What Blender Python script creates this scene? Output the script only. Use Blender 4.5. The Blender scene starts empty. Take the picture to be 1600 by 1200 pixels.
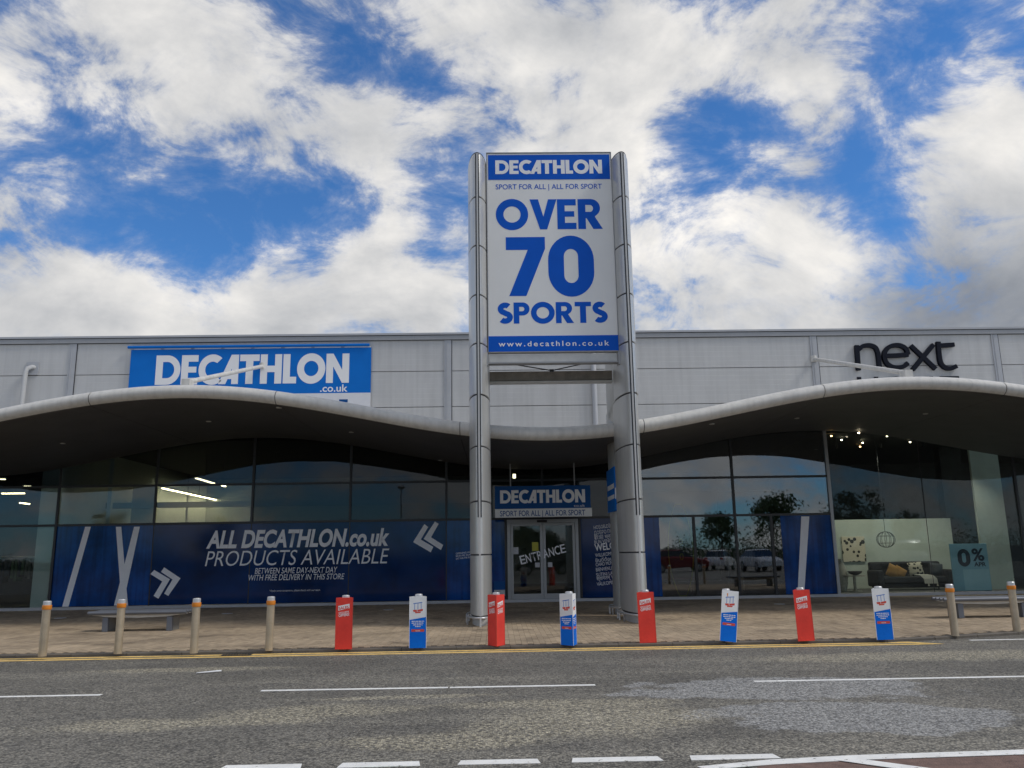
import bpy, bmesh, math, random
from mathutils import Vector, Matrix
random.seed(7)
scene = bpy.context.scene
col = scene.collection

# ------------------------------------------------------------------ camera
F_PX, PITCH, ROLL, YAW, CAM_H = 1283.5, 0.2017, -0.0159, 0.0215, 1.6
fwd0 = Vector((math.sin(YAW), math.cos(YAW), 0)); right0 = Vector((math.cos(YAW), -math.sin(YAW), 0)); up0 = Vector((0, 0, 1))
FW = fwd0*math.cos(PITCH) + up0*math.sin(PITCH); U2 = up0*math.cos(PITCH) - fwd0*math.sin(PITCH)
RT = right0*math.cos(ROLL) + U2*math.sin(ROLL); UP = U2*math.cos(ROLL) - right0*math.sin(ROLL)
cam_d = bpy.data.cameras.new('camera'); cam = bpy.data.objects.new('camera', cam_d); col.objects.link(cam)
cam_d.sensor_width = 36.0; cam_d.lens = 36.0*F_PX/1600.0; cam_d.clip_start = 0.05; cam_d.clip_end = 4000
m = Matrix((RT, UP, -FW)).transposed().to_4x4(); m.translation = (0, 0, CAM_H)
cam.matrix_world = m
scene.camera = cam

def ray(px, py): return (px-800)*RT - (py-600)*UP + F_PX*FW
def at(px, py, Y):
    """point on the vertical plane y = Y seen at this place of the photograph -> (X, Z)"""
    d = ray(px, py); t = Y/d.y
    return d.x*t, CAM_H + d.z*t
def gnd(px, py, z=0.0):
    d = ray(px, py); t = (z-CAM_H)/d.z
    return d.x*t, d.y*t

# ------------------------------------------------------------------ world, sun, exposure
SUN_EL, SUN_AZ = math.radians(48), math.radians(106)      # azimuth from +Y towards +X: from the right, just in front of the facade
w = bpy.data.worlds.new('World'); scene.world = w; w.use_nodes = True
wt = w.node_tree; wt.nodes.clear()
def wn(t, **k):
    n = wt.nodes.new(t)
    for a, b in k.items(): setattr(n, a, b)
    return n
def wl(a, b): wt.links.new(a, b)
def wmath(op, a, b=None, c=None, clamp=False):
    n = wn('ShaderNodeMath', operation=op); n.use_clamp = clamp
    for i, v in enumerate((a, b, c)):
        if v is None: continue
        if isinstance(v, (int, float)): n.inputs[i].default_value = v
        else: wl(v, n.inputs[i])
    return n.outputs[0]
def wsmooth(v, lo, hi, t0=0.0, t1=1.0):
    n = wn('ShaderNodeMapRange', interpolation_type='SMOOTHSTEP')
    wl(v, n.inputs['Value']); n.inputs['From Min'].default_value = lo; n.inputs['From Max'].default_value = hi
    n.inputs['To Min'].default_value = t0; n.inputs['To Max'].default_value = t1
    return n.outputs[0]
sky = wn('ShaderNodeTexSky', sky_type='NISHITA'); sky.sun_disc = False
sky.sun_elevation = SUN_EL; sky.sun_rotation = SUN_AZ; sky.altitude = 50; sky.air_density = 1.0; sky.dust_density = 0.3; sky.ozone_density = 2.5
tc = wn('ShaderNodeTexCoord'); dirv = tc.outputs['Generated']
def cloud_noise(offset, scale, detail, rough, dist, zs=1.55):
    mp = wn('ShaderNodeMapping'); wl(dirv, mp.inputs['Vector'])
    mp.inputs['Location'].default_value = offset; mp.inputs['Scale'].default_value = (1, 1, zs)
    n = wn('ShaderNodeTexNoise'); wl(mp.outputs[0], n.inputs['Vector'])
    n.inputs['Scale'].default_value = scale; n.inputs['Detail'].default_value = detail
    n.inputs['Roughness'].default_value = rough; n.inputs['Distortion'].default_value = dist
    return n.outputs['Fac']
# cloud masses (+) and blue gaps (-) as seen in the photograph: x, y, radius, weight
BLOBS = [(60,120,90,-.11),(70,250,150,-.18),(150,330,120,-.16),(300,350,120,-.18),(420,350,100,-.22),(520,345,90,-.26),(610,320,90,-.26),(470,75,90,-.22),(590,95,90,-.26),(690,130,80,-.20),
         (700,290,90,-.30),(700,370,70,-.25),(1340,50,90,-.15),(1180,200,80,-.15),(1090,270,100,-.17),(1070,360,90,-.18),(1200,355,80,-.13),(1370,240,70,-.13),(1400,330,60,-.10),(1030,480,60,-.12),(330,440,60,-.05),
         (400,200,140,.14),(570,190,110,.13),(220,110,120,.10),(90,60,90,.10),(850,90,170,.18),(1000,150,140,.15),(1250,120,130,.12),(1240,290,80,.15),(1500,260,130,.17),(1560,120,90,.12),
         (600,450,130,.18),(420,460,120,.16),(180,450,150,.16),(40,480,120,.16),(1300,440,140,.17),(1500,420,150,.20),(1130,470,80,.10),(620,350,50,.09)]
bias = None
for bx, by, br, bw in BLOBS:
    d = ray(bx, by).normalized()
    n = wn('ShaderNodeVectorMath', operation='DISTANCE'); wl(dirv, n.inputs[0]); n.inputs[1].default_value = d
    s = wsmooth(n.outputs['Value'], 0.0, br*1.25/F_PX, bw*(.50 if bw < 0 else .70), 0.0)
    bias = s if bias is None else wmath('ADD', bias, s)
big = cloud_noise((3.1, 1.7, 0.4), 3.2, 12, 0.60, 0.35)
fine = cloud_noise((0.3, 5.2, 1.4), 8.5, 14, 0.66, 0.6)
mid = cloud_noise((4.3, 0.2, 2.4), 5.5, 12, 0.63, 0.4)
lit = cloud_noise((3.1+0.018, 1.7+0.01, 0.4+0.060), 3.2, 11, 0.60, 0.35)      # the same field a little towards the sun
litbase = cloud_noise((3.1, 1.7, 0.4), 3.2, 11, 0.60, 0.35)
shade_n = cloud_noise((7.7, 2.2, 3.0), 5.0, 6, 0.55, 0.2)
cover = wmath('ADD', wmath('ADD', big, bias), wmath('ADD', wmath('MULTIPLY', wmath('SUBTRACT', fine, 0.5), 0.74), wmath('MULTIPLY', wmath('SUBTRACT', mid, 0.5), 0.72)))
alpha = wmath('ADD', wsmooth(cover, 0.405, 0.565, 0.0, 0.50), wsmooth(cover, 0.29, 0.66, 0.0, 0.50))
thick = wsmooth(cover, 0.55, 0.95)
grad = wmath('MULTIPLY_ADD', wmath('SUBTRACT', litbase, lit), 3.0, 0.55, clamp=True)
lum = wmath('MULTIPLY_ADD', grad, 0.46, 0.66)
lum = wmath('MULTIPLY', lum, wmath('MULTIPLY_ADD', thick, -0.18, 1.06))
lum = wmath('MULTIPLY', lum, wmath('MULTIPLY_ADD', fine, 0.42, 0.79))
lum = wmath('MULTIPLY', lum, wmath('MULTIPLY_ADD', shade_n, 1.1, 0.46))
for bx, by, br, dk in ((1560,465,230,.58),(1430,490,130,.30),(60,500,200,.14),(950,60,180,.14)):      # thick grey cloud bases
    n = wn('ShaderNodeVectorMath', operation='DISTANCE'); wl(dirv, n.inputs[0]); n.inputs[1].default_value = ray(bx, by).normalized()
    lum = wmath('MULTIPLY', lum, wsmooth(n.outputs['Value'], 0.0, br/F_PX, 1-dk, 1.0))
crv = wn('ShaderNodeCombineXYZ')       # bright parts neutral, shaded bases turn blue-grey
wl(wmath('MULTIPLY', wmath('POWER', lum, 1.16), 5.85), crv.inputs[0]); wl(wmath('MULTIPLY', wmath('POWER', lum, 1.06), 5.80), crv.inputs[1]); wl(wmath('MULTIPLY', wmath('POWER', lum, 0.90), 5.74), crv.inputs[2])
ccol = wn('ShaderNodeVectorMath', operation='SCALE'); wl(crv.outputs[0], ccol.inputs[0]); ccol.inputs['Scale'].default_value = 1.0
tint = wn('ShaderNodeVectorMath', operation='MULTIPLY'); wl(sky.outputs[0], tint.inputs[0]); tint.inputs[1].default_value = (.38, .73, 1.08)
mixc = wn('ShaderNodeMix', data_type='RGBA'); wl(alpha, mixc.inputs[0]); wl(tint.outputs[0], mixc.inputs[6]); wl(ccol.outputs[0], mixc.inputs[7])
bg = wn('ShaderNodeBackground'); bg.inputs['Strength'].default_value = 0.10; wl(mixc.outputs[2], bg.inputs['Color'])
wo = wn('ShaderNodeOutputWorld'); wl(bg.outputs[0], wo.inputs['Surface'])

sl = bpy.data.lights.new('sun', 'SUN'); sun = bpy.data.objects.new('sun', sl); col.objects.link(sun)
sl.energy = 1.4; sl.angle = math.radians(13); sl.color = (1.0, 0.95, 0.87)
sdir = Vector((math.sin(SUN_AZ)*math.cos(SUN_EL), math.cos(SUN_AZ)*math.cos(SUN_EL), math.sin(SUN_EL)))
sun.rotation_euler = sdir.to_track_quat('Z', 'Y').to_euler(); sun.location = (0, 0, 40)
scene.view_settings.view_transform = 'Standard'; scene.view_settings.look = 'None'
scene.view_settings.exposure = 0.32; scene.view_settings.gamma = 1.0; scene.view_settings.use_curve_mapping = False

# ------------------------------------------------------------------ helpers
class MB:
    def __init__(self): self.v = []; self.f = []
    def poly(self, pts):
        n = len(self.v); self.v += [tuple(p) for p in pts]; self.f.append(tuple(range(n, n+len(pts)))); return self
    def box(self, x0, x1, y0, y1, z0, z1):
        n = len(self.v)
        self.v += [(x0,y0,z0),(x1,y0,z0),(x1,y1,z0),(x0,y1,z0),(x0,y0,z1),(x1,y0,z1),(x1,y1,z1),(x0,y1,z1)]
        self.f += [tuple(n+i for i in q) for q in ((3,2,1,0),(4,5,6,7),(0,1,5,4),(1,2,6,5),(2,3,7,6),(3,0,4,7))]
        return self
    def rings(self, rs, close=True, cap=True):
        """loft closed rings of equal point count"""
        n0 = len(self.v); k = len(rs[0])
        for r in rs: self.v += [tuple(p) for p in r]
        for i in range(len(rs)-1):
            for j in range(k):
                a = n0+i*k+j; b = n0+i*k+(j+1) % k
                self.f.append((a, b, b+k, a+k))
        if cap:
            self.f.append(tuple(n0+j for j in reversed(range(k)))); e = n0+(len(rs)-1)*k
            self.f.append(tuple(e+j for j in range(k)))
        return self
    def tube(self, pts, r, n=12, cap=True):
        pts = [Vector(p) for p in pts]; rs = []
        rad = r if isinstance(r, (list, tuple)) else [r]*len(pts)
        ref = None
        for i, p in enumerate(pts):
            a = pts[max(i-1, 0)]; b = pts[min(i+1, len(pts)-1)]; t = (b-a).normalized()
            if ref is None: ref = Vector((0,0,1)) if abs(t.z) < .9 else Vector((1,0,0))
            u = t.cross(ref).normalized(); v = u.cross(t).normalized()
            rs.append([p + (u*math.cos(2*math.pi*k/n) + v*math.sin(2*math.pi*k/n))*rad[i] for k in range(n)])
        return self.rings(rs, cap=cap)
    def prism_y(self, pts, y0, y1):
        """polygon in (x,z) extruded from y0 to y1"""
        return self.rings([[(p[0], y0, p[1]) for p in pts], [(p[0], y1, p[1]) for p in pts]])
    def prism_z(self, pts, z0, z1):
        return self.rings([[(p[0], p[1], z0) for p in pts], [(p[0], p[1], z1) for p in pts]])
    def disc(self, c, r, h, n=20):
        return self.rings([[(c[0]+r*math.cos(2*math.pi*k/n), c[1]+r*math.sin(2*math.pi*k/n), z) for k in range(n)] for z in (c[2], c[2]+h)])
    def mesh(self, name, mat, smooth=False):
        me = bpy.data.meshes.new(name); me.from_pydata(self.v, [], self.f); me.update()
        bm = bmesh.new(); bm.from_mesh(me); bmesh.ops.recalc_face_normals(bm, faces=bm.faces); bm.to_mesh(me); bm.free()
        if mat is not None: me.materials.append(mat)
        if smooth:
            me.polygons.foreach_set('use_smooth', [True]*len(me.polygons)); me.set_sharp_from_angle(angle=math.radians(38))
        return me
    def build(self, name, mat, parent=None, smooth=False, bevel=0, loc=None):
        return link(name, self.mesh(name, mat, smooth), parent, bevel, loc)
def link(name, me, parent=None, bevel=0, loc=None):
    o = bpy.data.objects.new(name, me); col.objects.link(o)
    if parent is not None: o.parent = parent
    if loc is not None: o.location = loc
    if bevel:
        b = o.modifiers.new('bevel', 'BEVEL'); b.width = bevel; b.segments = 2; b.limit_method = 'ANGLE'; b.angle_limit = math.radians(40)
    return o
def tag(o, label=None, cat=None, group=None, kind=None):
    if label: o['label'] = label
    if cat: o['category'] = cat
    if group: o['group'] = group
    if kind: o['kind'] = kind
    return o
def empty(name, loc=(0,0,0), label=None, cat=None, group=None, rz=0.0):
    o = bpy.data.objects.new(name, None); col.objects.link(o); o.location = loc; o.rotation_euler = (0, 0, rz); o.empty_display_size = .2
    return tag(o, label, cat, group)
def copy_tree(o, parent=None):
    c = o.copy(); col.objects.link(c); c.parent = parent
    for ch in o.children: copy_tree(ch, c)
    return c

# ------------------------------------------------------------------ materials
def mat(name, base, rough=0.6, metal=0.0, var=0.0, vscale=3.0, bump=0.0, bscale=40.0, spec=0.5, emit=None, estr=0.0, coords='Object', streak=0.0):
    mt = bpy.data.materials.new(name); mt.use_nodes = True; nt = mt.node_tree; p = nt.nodes['Principled BSDF']
    p.inputs['Base Color'].default_value = (*base, 1); p.inputs['Roughness'].default_value = rough; p.inputs['Metallic'].default_value = metal
    p.inputs['Specular IOR Level'].default_value = spec
    if emit: p.inputs['Emission Color'].default_value = (*emit, 1); p.inputs['Emission Strength'].default_value = estr
    if var or bump or streak:
        t = nt.nodes.new('ShaderNodeTexCoord')
    if var:
        n = nt.nodes.new('ShaderNodeTexNoise'); n.inputs['Scale'].default_value = vscale; n.inputs['Detail'].default_value = 6; n.inputs['Roughness'].default_value = .62
        nt.links.new(t.outputs[coords], n.inputs['Vector'])
        r = nt.nodes.new('ShaderNodeMapRange'); r.inputs['From Min'].default_value = .3; r.inputs['From Max'].default_value = .7
        r.inputs['To Min'].default_value = 1-var; r.inputs['To Max'].default_value = 1+var; nt.links.new(n.outputs['Fac'], r.inputs['Value'])
        out = r.outputs[0]
        if streak:
            mp = nt.nodes.new('ShaderNodeMapping'); mp.inputs['Scale'].default_value = (9, 9, .35); nt.links.new(t.outputs[coords], mp.inputs['Vector'])
            n2 = nt.nodes.new('ShaderNodeTexNoise'); n2.inputs['Scale'].default_value = 1.0; n2.inputs['Detail'].default_value = 5; nt.links.new(mp.outputs[0], n2.inputs['Vector'])
            r2 = nt.nodes.new('ShaderNodeMapRange'); r2.inputs['From Min'].default_value = .42; r2.inputs['From Max'].default_value = .75; r2.inputs['To Min'].default_value = 1; r2.inputs['To Max'].default_value = 1-streak
            nt.links.new(n2.outputs['Fac'], r2.inputs['Value'])
            mm = nt.nodes.new('ShaderNodeMath'); mm.operation = 'MULTIPLY'; nt.links.new(out, mm.inputs[0]); nt.links.new(r2.outputs[0], mm.inputs[1]); out = mm.outputs[0]
        s = nt.nodes.new('ShaderNodeVectorMath'); s.operation = 'SCALE'; s.inputs[0].default_value = base; nt.links.new(out, s.inputs['Scale'])
        nt.links.new(s.outputs[0], p.inputs['Base Color'])
    if bump:
        n = nt.nodes.new('ShaderNodeTexNoise'); n.inputs['Scale'].default_value = bscale; n.inputs['Detail'].default_value = 3; nt.links.new(t.outputs[coords], n.inputs['Vector'])
        b = nt.nodes.new('ShaderNodeBump'); b.inputs['Strength'].default_value = bump; b.inputs['Distance'].default_value = .02
        nt.links.new(n.outputs['Fac'], b.inputs['Height']); nt.links.new(b.outputs[0], p.inputs['Normal'])
    return mt
M = {}
M['clad'] = mat('wall_cladding', (.51,.51,.505), .45, var=.06, vscale=.9, streak=.10)
M['trim'] = mat('grey_trim', (.30,.31,.325), .45, var=.08, vscale=1.5)
M['trim_dark'] = mat('dark_joint', (.04,.042,.048), .6)
M['pilaster'] = mat('pilaster_flashing', (.40,.41,.43), .45, var=.06, vscale=2)
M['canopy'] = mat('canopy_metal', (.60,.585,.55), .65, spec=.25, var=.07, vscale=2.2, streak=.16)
M['soffit'] = mat('soffit_painted_shade', (.075,.075,.073), .6, var=.15, vscale=1.2)  # deep shade under the canopy is put into this dark base colour
M['column'] = mat('column_metal', (.58,.58,.56), .33, metal=.45, spec=.5, var=.06, vscale=1.6, streak=.14)
M['column_inner'] = mat('column_strip', (.50,.50,.49), .45, metal=.1)
M['beam_light'] = mat('beam_paint', (.50,.50,.48), .5, var=.1, vscale=4)
M['beam_rust'] = mat('beam_weathered', (.24,.215,.18), .7, var=.25, vscale=5)
M['black'] = mat('black_steel', (.02,.02,.022), .5)
M['white_board'] = mat('sign_white', (.76,.76,.75), .5, spec=.25, var=.03, vscale=1.2)
M['blue'] = mat('sign_blue', (.001,.095,.53), .5, spec=.15, var=.05, vscale=2)
M['blue_dark'] = mat('sign_blue_entrance', (.003,.07,.25), .5, spec=.2, var=.04)
M['banner'] = mat('banner_blue', (.003,.15,.55), .6, spec=.15, var=.08, vscale=.8, bump=.15, bscale=1.5)
M['banner_white'] = mat('banner_white', (.66,.67,.70), .55, var=.04)
M['lettering_white'] = mat('lettering_white', (.80,.80,.81), .5)
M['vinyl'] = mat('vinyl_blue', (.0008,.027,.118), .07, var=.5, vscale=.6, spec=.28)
M['vinyl_light'] = mat('vinyl_blue_pale', (.002,.058,.25), .09, var=.5, vscale=.9, spec=.35, streak=.5)  # paler blue than the main vinyl, with streaks
M['vinyl_white'] = mat('vinyl_white', (.84,.84,.86), .5, var=.05)
M['mullion'] = mat('mullion_dark', (.018,.019,.022), .4)
M['alu'] = mat('door_aluminium', (.34,.35,.36), .4, metal=.4, var=.05)
M['sill'] = mat('sill_grey', (.42,.43,.45), .5, var=.08, vscale=3)
M['steel'] = mat('bollard_steel', (.50,.41,.29), .45, metal=.4, var=.14, vscale=6, streak=.3)
M['steel_cap'] = mat('bollard_cap', (.62,.62,.62), .35, metal=.5)
M['orange'] = mat('orange_band', (.66,.21,.012), .5, var=.06)
M['red'] = mat('cover_red', (.74,.058,.042), .6, var=.10, vscale=4, spec=.2, bump=.35, bscale=7)
M['cover_white'] = mat('cover_white', (.80,.80,.79), .6, var=.05, spec=.2, bump=.3, bscale=7)
M['cover_blue'] = mat('cover_blue', (.002,.155,.70), .6, var=.08, spec=.15, bump=.3, bscale=7)
M['print_red'] = mat('print_red', (.62,.07,.04), .55)
M['print_blue'] = mat('print_blue', (.03,.16,.55), .55)
M['next'] = mat('navy_letters', (.004,.006,.014), .6, spec=.15)
M['bench_top'] = mat('bench_steel', (.15,.16,.18), .45, metal=.3, var=.1)
M['bench_leg'] = mat('bench_leg', (.22,.215,.20), .6, var=.12)
M['bench_beam'] = mat('bench_stone', (.55,.52,.46), .7, var=.12)
M['yellow_line'] = mat('yellow_paint', (.84,.56,.17), .7, var=.25, vscale=6)
M['white_line'] = mat('white_paint', (.80,.79,.75), .7, var=.12, vscale=5)
M['kerb'] = mat('kerb_concrete', (.13,.112,.09), .85, var=.22, vscale=4, bump=.3, bscale=60)
M['int_wall'] = mat('interior_wall', (.42,.46,.42), .7, var=.06)
M['int_dark'] = mat('interior_dark', (.05,.05,.052), .7, var=.2)
M['int_floor'] = mat('interior_floor', (.12,.12,.12), .5, var=.1)
M['int_green'] = mat('partition_white', (.78,.86,.80), .6, var=.05)
M['lamp'] = mat('strip_light_emitter', (.9,.85,.7), .5, emit=(1.0,.80,.46), estr=12.0)
M['spot'] = mat('spot_light_emitter', (.9,.8,.6), .5, emit=(1.0,.84,.58), estr=14.0)
M['spot_warm'] = mat('spot_light_warm', (.9,.6,.4), .5, emit=(1.0,.55,.22), estr=12.0)
M['downlight'] = mat('downlight_glass', (.45,.45,.42), .3)
M['leaf'] = mat('tree_leaf', (.055,.095,.03), .6, var=.4, vscale=1.2)
M['bark'] = mat('tree_bark', (.09,.07,.05), .9, var=.2)
M['tyre'] = mat('tyre_rubber', (.02,.02,.02), .8)
M['car_glass'] = mat('car_glass', (.012,.014,.016), .08)

def glass_mat(name, tint, f0, f90):
    mt = bpy.data.materials.new(name); mt.use_nodes = True; nt = mt.node_tree; nt.nodes.clear()
    tr = nt.nodes.new('ShaderNodeBsdfTransparent'); tr.inputs[0].default_value = (*tint, 1)
    gl = nt.nodes.new('ShaderNodeBsdfGlossy'); gl.inputs['Roughness'].default_value = .015; gl.inputs['Color'].default_value = (.92,.95,1,1)
    lw = nt.nodes.new('ShaderNodeLayerWeight'); lw.inputs['Blend'].default_value = .5
    pw = nt.nodes.new('ShaderNodeMath'); pw.operation = 'POWER'; pw.inputs[1].default_value = 4; nt.links.new(lw.outputs['Facing'], pw.inputs[0])
    ma = nt.nodes.new('ShaderNodeMath'); ma.operation = 'MULTIPLY_ADD'; ma.inputs[1].default_value = f90; ma.inputs[2].default_value = f0; nt.links.new(pw.outputs[0], ma.inputs[0])
    # very slight waviness of float glass
    tc_ = nt.nodes.new('ShaderNodeTexCoord'); n = nt.nodes.new('ShaderNodeTexNoise'); n.inputs['Scale'].default_value = .7; n.inputs['Detail'].default_value = 1; nt.links.new(tc_.outputs['Object'], n.inputs['Vector'])
    b = nt.nodes.new('ShaderNodeBump'); b.inputs['Strength'].default_value = .06; b.inputs['Distance'].default_value = .05; nt.links.new(n.outputs['Fac'], b.inputs['Height']); nt.links.new(b.outputs[0], gl.inputs['Normal'])
    mx = nt.nodes.new('ShaderNodeMixShader'); nt.links.new(ma.outputs[0], mx.inputs[0]); nt.links.new(tr.outputs[0], mx.inputs[1]); nt.links.new(gl.outputs[0], mx.inputs[2])
    o = nt.nodes.new('ShaderNodeOutputMaterial'); nt.links.new(mx.outputs[0], o.inputs[0])
    return mt
M['glass'] = glass_mat('shop_glass', (.74,.78,.77), .045, .55)
M['glass_reflective'] = glass_mat('reflective_shop_glass', (.62,.66,.66), .125, .55)  # stronger mirror reflection than the other panes
M['glass_clear'] = glass_mat('clear_shop_glass', (.86,.90,.87), .024, .5)
M['glass_dark'] = glass_mat('tinted_shop_glass', (.42,.46,.48), .030, .5)

# ribbed cladding: fine horizontal micro-ribs as relief
def rib(mt):
    nt = mt.node_tree; p = nt.nodes['Principled BSDF']
    t = nt.nodes.new('ShaderNodeTexCoord'); wv = nt.nodes.new('ShaderNodeTexWave'); wv.bands_direction = 'Z'; wv.wave_profile = 'SAW'
    wv.inputs['Scale'].default_value = 1.9; wv.inputs['Distortion'].default_value = 0; nt.links.new(t.outputs['Object'], wv.inputs['Vector'])
    b = nt.nodes.new('ShaderNodeBump'); b.inputs['Strength'].default_value = .35; b.inputs['Distance'].default_value = .012; nt.links.new(wv.outputs['Fac'], b.inputs['Height']); nt.links.new(b.outputs[0], p.inputs['Normal'])
rib(M['clad'])

def asphalt():
    mt = bpy.data.materials.new('asphalt'); mt.use_nodes = True; nt = mt.node_tree; p = nt.nodes['Principled BSDF']
    N = nt.nodes.new; L = nt.links.new
    t = N('ShaderNodeTexCoord'); P = t.outputs['Object']
    def noise(s, d=5, r=.6, vec=P, dist=0):
        n = N('ShaderNodeTexNoise'); n.inputs['Scale'].default_value = s; n.inputs['Detail'].default_value = d; n.inputs['Roughness'].default_value = r; n.inputs['Distortion'].default_value = dist; L(vec, n.inputs['Vector']); return n.outputs['Fac']
    def mr(v, a, b, c=0., d=1.):
        n = N('ShaderNodeMapRange'); n.interpolation_type = 'SMOOTHSTEP'; L(v, n.inputs['Value'])
        for k, x in zip(('From Min','From Max','To Min','To Max'), (a,b,c,d)): n.inputs[k].default_value = x
        return n.outputs[0]
    def mix(f, a, b):
        n = N('ShaderNodeMix'); n.data_type = 'RGBA'; L(f, n.inputs[0])
        for v, s in ((a, n.inputs[6]), (b, n.inputs[7])):
            if isinstance(v, tuple): s.default_value = (*v, 1)
            else: L(v, s)
        return n.outputs[2]
    def mul(a, b):
        n = N('ShaderNodeMath'); n.operation = 'MULTIPLY'
        for i, v in enumerate((a, b)):
            if isinstance(v, float): n.inputs[i].default_value = v
            else: L(v, n.inputs[i])
        return n.outputs[0]
    def patch(cx, cy, rx, ry, rot=0., wob=.55, soft=.25):
        mp = N('ShaderNodeMapping'); mp.vector_type = 'TEXTURE'; mp.inputs['Location'].default_value = (cx, cy, 0); mp.inputs['Rotation'].default_value = (0,0,rot); mp.inputs['Scale'].default_value = (rx, ry, 1000); L(P, mp.inputs['Vector'])
        ln = N('ShaderNodeVectorMath'); ln.operation = 'LENGTH'; L(mp.outputs[0], ln.inputs[0])
        a = N('ShaderNodeMath'); a.operation = 'MULTIPLY_ADD'; L(noise(1.1, 6, .6), a.inputs[0]); a.inputs[1].default_value = wob*2; L(ln.outputs['Value'], a.inputs[2])
        return mr(a.outputs[0], 1+wob-soft, 1+wob+soft, 1, 0)
    big = noise(.35, 6, .6); mid = noise(1.6, 6, .62)
    mp = N('ShaderNodeMapping'); mp.inputs['Scale'].default_value = (.12, 1.1, 1); L(P, mp.inputs['Vector']); lanes = noise(1.0, 5, .6, mp.outputs[0])
    c = mix(mr(big, .35, .65), (.148,.137,.114), (.212,.196,.163))
    c = mix(mr(lanes, .45, .7), c, (.26,.24,.195))
    c = mix(mul(mr(mid, .5, .75), .6), c, (.120,.112,.100))
    grey = patch(3.3, 10.0, 1.8, .75, -.08, 1.25, .10); grey2 = patch(3.5, 8.35, 1.45, .72, -.12, 1.25, .10)
    c = mix(mul(grey, .8), c, (.345,.34,.325)); c = mix(mul(grey2, .8), c, (.335,.33,.315))
    for a in ((-1.9,9.1,1.0,.38,.06),(-2.4,8.7,.7,.2,0.),(.9,8.4,1.1,.75,.1),(.7,9.3,1.2,.25,0.),(-3.6,8.6,.6,.3,0.),(-1.0,9.9,1.0,.12,.05),(-6.5,8.4,.9,.25,.1),(6.5,12.6,2.5,.5,0.),(-4.5,12.6,1.5,.22,0.),(-.5,7.6,1.0,.3,0.)):
        c = mix(mul(patch(*a, .7, .35), mul(mr(noise(22, 4, .7), .40, .58), .95)), c, (.43,.385,.28))
    # chippings
    v = N('ShaderNodeTexVoronoi'); v.inputs['Scale'].default_value = 48; L(P, v.inputs['Vector'])
    hs = N('ShaderNodeSeparateColor'); L(v.outputs['Color'], hs.inputs[0])
    ag = N('ShaderNodeMapRange'); L(hs.outputs[0], ag.inputs['Value']); ag.inputs['To Min'].default_value = .35; ag.inputs['To Max'].default_value = 1.75
    ag2 = N('ShaderNodeMath'); ag2.operation = 'MULTIPLY'; L(ag.outputs[0], ag2.inputs[0]); L(mr(v.outputs['Distance'], .0, .75, 1.12, .62), ag2.inputs[1])
    s = N('ShaderNodeVectorMath'); s.operation = 'SCALE'; L(c, s.inputs[0]); L(ag2.outputs[0], s.inputs['Scale'])
    # reddish surfacing inside the hatched area beside the camera
    L(s.outputs[0], p.inputs['Base Color'])
    p.inputs['Roughness'].default_value = .72; p.inputs['Specular IOR Level'].default_value = .45
    b = N('ShaderNodeBump'); b.inputs['Strength'].default_value = .8; b.inputs['Distance'].default_value = .012; L(v.outputs['Distance'], b.inputs['Height']); b.invert = True; L(b.outputs[0], p.inputs['Normal'])
    return mt
M['asphalt'] = asphalt()
def worn(mt, thr, under=(.19,.175,.145)):
    nt = mt.node_tree; p = nt.nodes['Principled BSDF']; src = p.inputs['Base Color'].links[0].from_socket
    t = nt.nodes.new('ShaderNodeTexCoord'); n = nt.nodes.new('ShaderNodeTexNoise'); n.inputs['Scale'].default_value = 16; n.inputs['Detail'].default_value = 7; n.inputs['Roughness'].default_value = .7; nt.links.new(t.outputs['Object'], n.inputs['Vector'])
    r = nt.nodes.new('ShaderNodeMapRange'); r.inputs['From Min'].default_value = thr; r.inputs['From Max'].default_value = thr+.05; nt.links.new(n.outputs['Fac'], r.inputs['Value'])
    m_ = nt.nodes.new('ShaderNodeMix'); m_.data_type = 'RGBA'; nt.links.new(r.outputs[0], m_.inputs[0]); nt.links.new(src, m_.inputs[6]); m_.inputs[7].default_value = (*under, 1); nt.links.new(m_.outputs[2], p.inputs['Base Color'])
worn(M['white_line'], .60); worn(M['yellow_line'], .63)
M['red_asphalt'] = mat('red_surfacing', (.17,.105,.082), .85, var=.3, vscale=9, bump=.5, bscale=90)

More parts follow.
